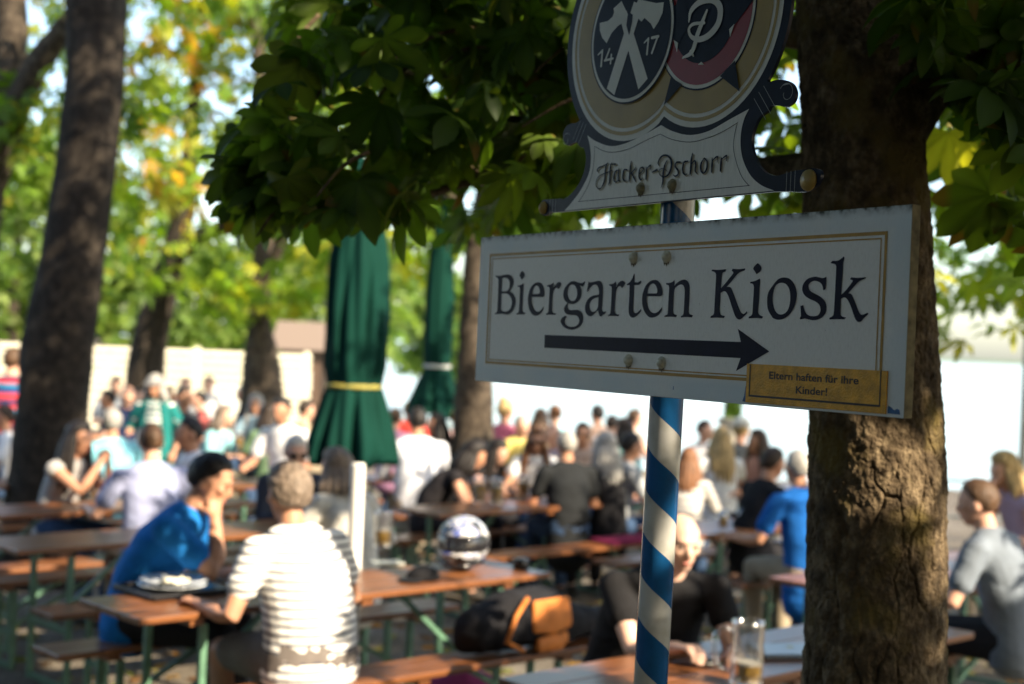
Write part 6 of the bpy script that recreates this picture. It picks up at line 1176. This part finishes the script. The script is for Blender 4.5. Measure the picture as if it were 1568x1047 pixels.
# motorcycle helmet
hq = table_pt(705, 876, .771); hel = empty('motorcycle_helmet', (hq.x, hq.y + .10, .772), R_(168)); tag(hel, 'silver and blue full face motorcycle helmet with dark visor on the table', 'helmet')
def helmet_pts(n=48, m=32, s=1.0):
    V = []
    for i in range(m + 1):
        th = math.pi * i / m * .94
        for k in range(n):
            ph = 2 * math.pi * k / n; x = math.sin(th) * math.cos(ph); y = math.sin(th) * math.sin(ph); z = math.cos(th)
            rx, ry = .128, .155; zz = .128 + z * .128 if z > 0 else .128 + z * .128
            ch = 1 + .10 * max(0, y) * max(0, -z) * 2.2
            V.append((x * rx * s, (y * ry * ch - .01) * s, .128 + (zz - .128) * s))
    return np.array(V)
V = helmet_pts(); n_ = 48; F = [(i * n_ + k, (i + 1) * n_ + k, (i + 1) * n_ + (k + 1) % n_, i * n_ + (k + 1) % n_) for i in range(32) for k in range(n_)]
vis, shell, chin = [], [], []
for f in F:
    c = V[list(f)].mean(0)
    yn = c[1] / .155; z = c[2]
    if yn > .10 and .098 < z < .178: vis.append(f)
    elif yn > -.1 and z <= .098: chin.append(f)
    else: shell.append(f)
hm = bpy.data.materials.new('helmet_paint'); hm.use_nodes = True; N, L = nodes_of(hm); b = N['Principled BSDF']
tcn = N.new('ShaderNodeTexCoord'); nzn = N.new('ShaderNodeTexNoise'); nzn.inputs['Scale'].default_value = 7; nzn.inputs['Detail'].default_value = 1; nzn.inputs['Distortion'].default_value = 2.5; L.new(tcn.outputs['Object'], nzn.inputs[0])
rp = ramp(N, [(0, (.02, .02, .025)), (.42, (.55, .56, .58)), (.55, (.02, .07, .42)), (.63, (.60, .61, .63))], 'CONSTANT'); L.new(nzn.outputs[0], rp.inputs[0]); L.new(rp.outputs[0], b.inputs['Base Color'])
b.inputs['Roughness'].default_value = .25; b.inputs['Coat Weight'].default_value = .6
def sub_mesh(fs, name, m):
    mb = MB(); mb.v = [tuple(v) for v in V]; mb.f = fs; me = mb.mesh(name); bm = bmesh.new(); bm.from_mesh(me); bmesh.ops.delete(bm, geom=[v for v in bm.verts if not v.link_faces], context='VERTS'); bm.to_mesh(me); bm.free()
    o = link(name, me, m, hel, True); so = o.modifiers.new('s', 'SOLIDIFY'); so.thickness = .012; so.offset = -1; return o
sub_mesh(shell, 'shell', hm); sub_mesh(chin, 'chin_bar', hm); so = sub_mesh(vis, 'visor', mat('dark_visor', (.012, .012, .015), .06, spec=.8)); so.scale = (.985, .985, 1)
MB().lathe([(.015, -.004), (.016, .004), (.012, .008), (0, .008)], 16).build('visor_screw', mat('black_plastic', (.01, .01, .012), .15), hel).location = (.124, .0, .14)
mb = MB().tube([(.112, .03, .05), (.06, .12, .035), (0, .152, .03), (-.06, .12, .035), (-.112, .03, .05)], .012, 10); mb.build('trim', mat('black_plastic', (.01, .01, .012), .15), hel, smooth=True)
# dark cap and small box on the same table
cq = table_pt(648, 886, .771); cap = empty('peaked_cap', (cq.x, cq.y, .772), R_(150)); tag(cap, 'black peaked cap lying on the table left of the helmet', 'cap')
blk = cloth((.012, .012, .014), 'black_felt')
V, F = ball((0, 0, .0), (.075, .09, .062), None, 22, 14); V[:, 2] = np.maximum(V[:, 2], 0); MB().add(V, F).build('crown_panel', blk, cap, smooth=True)
V, F = ball((0, .105, .006), (.062, .06, .007), None, 20, 8); MB().add(V, F).build('peak', blk, cap, smooth=True)
bq = table_pt(797, 870, .771); bx_ = MB().lathe([(0, 0), (.036, 0), (.040, .006), (.040, .040), (.034, .048), (0, .05)], 24).build('ashtray_pot', mat('black_glaze', (.014, .013, .013), .2), None, smooth=True); bx_.location = (bq.x, bq.y, .772); tag(bx_, 'small round black pot at the right end of the helmet table', 'pot')
sq = table_pt(592, 866, .771); sg_ = MB().box((0, 0, .006), (.15, .10, .010)).build('folded_menu', mat('menu_paper', (.45, .47, .42), .7), None, bevel=.002); sg_.location = (sq.x, sq.y + .05, .772); sg_.rotation_euler = (0, 0, .4); tag(sg_, 'folded pale menu card beside the cream sweater woman', 'menu')
# tablet in a sleeve near the mug
lq = table_pt(1208, 1003, .771); tb = empty('tablet_computer', (lq.x, lq.y + .02, .772), TYAW - .55); tag(tb, 'dark grey tablet in a sleeve lying on the near table left of the trunk', 'tablet')
MB().box((0, 0, .009), (.26, .20, .016)).build('case', mat('slate_case', (.10, .125, .15), .4), tb, bevel=.005); MB().box((0, 0, .0182), (.245, .185, .001)).build('cover', mat('slate_cover', (.17, .21, .24), .3), tb); MB().lathe([(0, 0), (.014, 0), (.014, .0008), (0, .0008)], 16).build('round_sticker', mat('yellow_sticker', (.5, .42, .06), .5), tb).location = (.02, .03, .0189)
wq = table_pt(1078, 1018, .771); wt = empty('wrist_watch', (wq.x, wq.y, .774)); tag(wt, 'metal wrist watch lying on the near table left of the mug', 'watch')
mb = MB(); mb.tube([(.045 * math.cos(a), .032 * math.sin(a), .008) for a in np.linspace(0, 6.1, 20)], .007, 8); mb.build('bracelet', mat('watch_steel', (.5, .48, .4), .25, metal=.9), wt, smooth=True); MB().lathe([(0, .0), (.02, 0), (.02, .009), (0, .010)], 20).build('dial', mat('watch_dial', (.3, .25, .08), .2), wt).location = (.045, 0, .004)
# backpack on the bench
bp_ = ab(1.78, -.28); pk = empty('backpack', (bp_.x, bp_.y, .507), TYAW); tag(pk, 'black backpack with orange flap lying on the bench beside the striped man', 'backpack')
V, F = remesh, None
q = [cloft([(-.30, 0, .11), (-.12, 0, .14), (.10, .0, .14), (.24, 0, .10)], [(.11, .10), (.15, .13), (.15, .13), (.10, .09)], side=(0, 1, 0), n=18), cloft([(-.34, .03, .07), (-.18, .06, .09)], [.06, .08])]
link('bag_body', remesh(q, .012, 4, .02, 5), cloth((.016, .016, .019), 'black_nylon'), pk, smooth=True)
org = mat('orange_canvas', (.55, .17, .025), .7, vary=.15, vscale=20)
q = [cloft([(-.10, -.145, .17), (.02, -.150, .165), (.13, -.135, .175)], [(.075, .012), (.085, .014), (.072, .012)], side=(0, .12, 1), n=16)]; link('flap', remesh(q, .008, 3, .006, 6), org, pk, smooth=True)
q = [cloft([(-.07, -.15, .045), (.06, -.152, .045), (.12, -.13, .06)], [(.035, .016), (.04, .016), (.03, .014)], side=(0, 0, 1), n=14)]; link('front_pocket', remesh(q, .008, 3, .006, 7), org, pk, smooth=True)
MB().tube([(-.12, -.12, .25), (-.22, -.16, .19), (-.26, -.15, .08), (-.16, -.15, .03)], .012, 8).build('strap', org, pk, smooth=True)
jk = ab(2.25, -.25); q = [cloft([(-.30, 0, .06), (-.1, .02, .075), (.12, 0, .06), (.32, .03, .035)], [(.12, .06), (.14, .07), (.13, .06), (.08, .03)], side=(0, 1, 0), n=16)]
jo = link('folded_jacket', remesh(q, .012, 3, .03, 9), cloth((.022, .022, .025), 'black_jacket'), None, smooth=True); jo.location = (jk.x, jk.y, .507); jo.rotation_euler = (0, 0, TYAW); tag(jo, 'crumpled black jacket on the bench right of the orange backpack', 'jacket')
pb = ab(1.95, .30); q = [cloft([(-.14, 0, .12), (0, 0, .15), (.14, 0, .12)], [(.09, .12), (.10, .15), (.09, .12)], side=(0, 1, 0))]
po_ = link('shoulder_bag', remesh(q, .012, 3, .02, 11), cloth((.28, .05, .16), 'magenta_bag'), None, smooth=True); po_.location = (pb.x, pb.y, .0); tag(po_, 'magenta cloth bag on the gravel below the helmet table', 'bag')

# ------------------------------------------------------------------ parasols, post, fence, railing, hut
pm = mat('parasol_green', (.0025, .030, .022), .85, spec=.1, vary=.18, vscale=6, bump=.2, bscale=25, stretch=(1, 1, .15))
def parasol(label, base, prof, tie_z, tie_m, folds, seed, top):
    r = empty('closed_parasol', base); tag(r, label, 'parasol', 'closed green parasols'); rg = np.random.default_rng(seed)
    n = 120; zs = np.array([p[1] for p in prof]); rs = np.array([p[0] for p in prof]); am = np.array([p[2] for p in prof])
    Z = np.linspace(zs[0], zs[-1], 70); Rr = np.interp(Z, zs, rs); A = np.interp(Z, zs, am); a = np.linspace(0, 2 * np.pi, n, endpoint=False); ph = rg.uniform(0, 6, 4)
    V = []
    for z, rr_, am_ in zip(Z, Rr, A):
        tw = .25 * math.sin(z * 1.3 + ph[0]); f = np.abs(np.sin((a + tw) * folds / 2 + .5 * np.sin(a * 3 + ph[1]))) ** .7 - .55 + .25 * np.sin(a * folds * 1.5 + z * 2 + ph[2])
        rad = rr_ * (1 + am_ * f); V.append(np.stack([rad * np.cos(a), rad * np.sin(a), np.full(n, z) + (.03 * np.sin(a * folds / 2 + ph[3]) if z == Z[0] else 0)], -1))
    V = np.concatenate(V); m = len(Z); F = [(i * n + k, i * n + (k + 1) % n, (i + 1) * n + (k + 1) % n, (i + 1) * n + k) for i in range(m - 1) for k in range(n)]
    c = link('canopy', np_mesh('canopy', V, F), pm, r, smooth=True); so = c.modifiers.new('s', 'SOLIDIFY'); so.thickness = .006
    tr_ = float(np.interp(tie_z, zs, rs)); MB().lathe([(tr_ * 1.06, tie_z - .018), (tr_ * 1.10, tie_z), (tr_ * 1.06, tie_z + .018)], 40).build('tie_strap', tie_m, r, smooth=True)
    MB().lathe([(.03, 0), (.03, top), (.0, top + .03)], 20).build('pole', mat('parasol_pole', (.55, .56, .55), .4), r, smooth=True); MB().lathe([(.02, top), (.035, top + .02), (.02, top + .07), (0, top + .08)], 16).build('finial', pm, r, smooth=True)
    MB().lathe([(.30, 0), (.30, .05), (.27, .07), (.05, .075), (.045, .30), (.031, .30)], 28).build('base_plate', mat('concrete_base', (.3, .3, .29), .9), r)
    return r
def zat(px, py, d): return P(px, py, d).z
u1 = P(538, 700, 11.2); g1 = gz(u1.x, u1.y); f1 = lambda py: zat(545, py, 11.2) - g1
parasol('large closed green parasol tied with a yellow strap', (u1.x, u1.y, g1), [(.305, f1(706), .40), (.285, f1(670), .36), (.225, f1(610), .22), (.205, f1(590), .10), (.225, f1(560), .2), (.235, f1(480), .22), (.215, f1(400), .22), (.17, f1(330), .12), (.10, f1(262), .10), (.05, f1(240), .06)], f1(591), mat('yellow_strap', (.30, .26, .05), .7), 10, 3, f1(236))
u2 = P(666, 640, 15.5); g2 = gz(u2.x, u2.y); f2 = lambda py: zat(672, py, 15.5) - g2
parasol('smaller closed green parasol tied with a white cord', (u2.x, u2.y, g2), [(.285, f2(636), .28), (.26, f2(612), .2), (.14, f2(562), .06), (.15, f2(540), .08), (.155, f2(460), .12), (.13, f2(390), .12), (.09, f2(340), .1), (.04, f2(310), .06)], f2(561), mat('white_cord', (.6, .6, .58), .7), 8, 5, f2(306))
w0 = P(542, 868, 6.75); wp = empty('white_post', (w0.x, w0.y, 0)); tag(wp, 'plain white sunlit post standing behind the striped man', 'post'); zt_ = zat(545, 709, 6.75)
MB().lathe([(.034, 0), (.034, zt_ - .01), (.030, zt_), (0, zt_)], 24).build('pole', mat('white_paint', (.76, .75, .70), .45), wp, smooth=False); MB().lathe([(.10, .001), (.10, .015), (.035, .02)], 24).build('base_plate', mat('white_paint', (.76, .75, .70), .45), wp)
# pale board fence
fe = empty('board_fence', (-9.6, 28.5, gz(-9.6, 28.5))); tag(fe, 'long pale sunlit board fence with horizontal planks behind the left tables', 'fence')
fp = mat('pale_fence_paint', (.74, .69, .52), .7, vary=.06, vscale=3)
mb = MB(); rr2 = np.random.default_rng(4)
for k in range(11): mb.box((0, 0, .22 + k * .155), (11.2, .025, .105))
mb.build('planks', fp, fe)
for k in range(6): MB().box((-5.5 + k * 2.2, .055, .93), (.10, .08, 1.9)).build('fence_post', fp, fe)
# brown hut
hut = empty('brown_hut', (-4.25, 33, -.45)); tag(hut, 'small dark brown boat hut beyond the sunlit trunk', 'hut')
bw_ = mat('hut_wood', (.085, .05, .03), .8, vary=.3, vscale=6, stretch=(1, 1, .2)); mb = MB().box((0, 0, 1.0), (1.9, 1.6, 2.0)); mb.build('wall', bw_, hut)
MB().add([(-1.2, -1.05, 1.95), (1.2, -1.05, 1.95), (1.2, 0, 2.6), (-1.2, 0, 2.6), (-1.2, 1.05, 1.95), (1.2, 1.05, 1.95), (-1.2, 0, 2.5), (1.2, 0, 2.5)], [(0, 1, 2, 3), (3, 2, 5, 4), (0, 6, 7, 1), (6, 4, 5, 7), (0, 3, 6), (3, 4, 6), (1, 7, 2), (2, 7, 5)]).build('roof', mat('hut_roof', (.16, .12, .09), .9), hut)
dr = MB().box((.35, -.815, .95), (.7, .04, 1.7)).build('door', mat('hut_door', (.05, .035, .025), .7), hut); wi = MB().box((-.5, -.815, 1.25), (.5, .04, .45)).build('window', mat('hut_window', (.45, .42, .36), .3), hut)
# lakeside railing
ra = empty('lake_railing', (6.0, 14.5, gz(6.0, 14.5))); tag(ra, 'thin grey two rail railing along the lakeshore at the right', 'railing'); gm2 = mat('railing_steel', (.22, .25, .25), .4, metal=.5)
for z in (.45, .82): MB().tube([(-2.6, 0, z), (4.2, -.6, z)], .014, 8).build('rail', gm2, ra)
for k in range(4): MB().tube([(-2.6 + 2.1 * k, -.18 * k, -.1), (-2.6 + 2.1 * k, -.18 * k, .84)], .02, 8).build('railing_post', gm2, ra)
lp = P(1562, 800, 15); lpo = empty('slim_mast', (lp.x, lp.y, gz(lp.x, lp.y))); tag(lpo, 'slim grey mast by the lake at the right picture edge', 'mast'); MB().lathe([(.045, -.1), (.04, 2.4), (.03, 3.6), (0, 3.62)], 12).build('pole', gm2, lpo, smooth=True); MB().lathe([(.09, 0), (.09, .02), (.05, .03)], 12).build('base_plate', gm2, lpo)
# planter on a pedestal by the water
pq = P(1122, 640, 15.2); pl_ = empty('planter', (pq.x, pq.y, gz(pq.x, pq.y))); tag(pl_, 'clipped green box plant in a pale pot on a pedestal by the lake', 'planter'); zz = zat(1122, 640, 15.2) - pl_.location.z
MB().box((0, 0, (zz - .2) / 2), (.16, .16, zz - .2)).build('pedestal', mat('pale_stone', (.62, .58, .50), .8), pl_, bevel=.01); MB().lathe([(.10, zz - .2), (.16, zz - .02), (.17, zz), (.14, zz)], 20).build('pot', mat('pale_stone', (.62, .58, .50), .8), pl_)
rgp = np.random.default_rng(8); Q = rgp.uniform(-1, 1, (900, 3)) * np.array([.085, .085, .095]) + np.array([0, 0, zz + .10]); Vp, Fp, Cp = leaves(Q, .03, T_XL, [(.09, .17, .02), (.07, .14, .02)], rg=rgp); link('foliage', np_mesh('foliage', Vp, Fp, Cp), leafm, pl_)
# fallen leaves
rgl = np.random.default_rng(9); Q = np.stack([rgl.uniform(-4, 5, 900), rgl.uniform(4.5, 14, 900), np.zeros(900)], -1); Q[:, 2] = ground_z(Q[:, 0], Q[:, 1]) + .02
Vp, Fp, Cp = leaves(Q, .085, T_XL, AUTUMN + [(.16, .08, .03)], up=.92, rg=rgl); o = link('fallen_leaves', np_mesh('fallen_leaves', Vp, Fp, Cp), leafm); tag(o, 'dry fallen chestnut leaves on the gravel', kind='stuff')
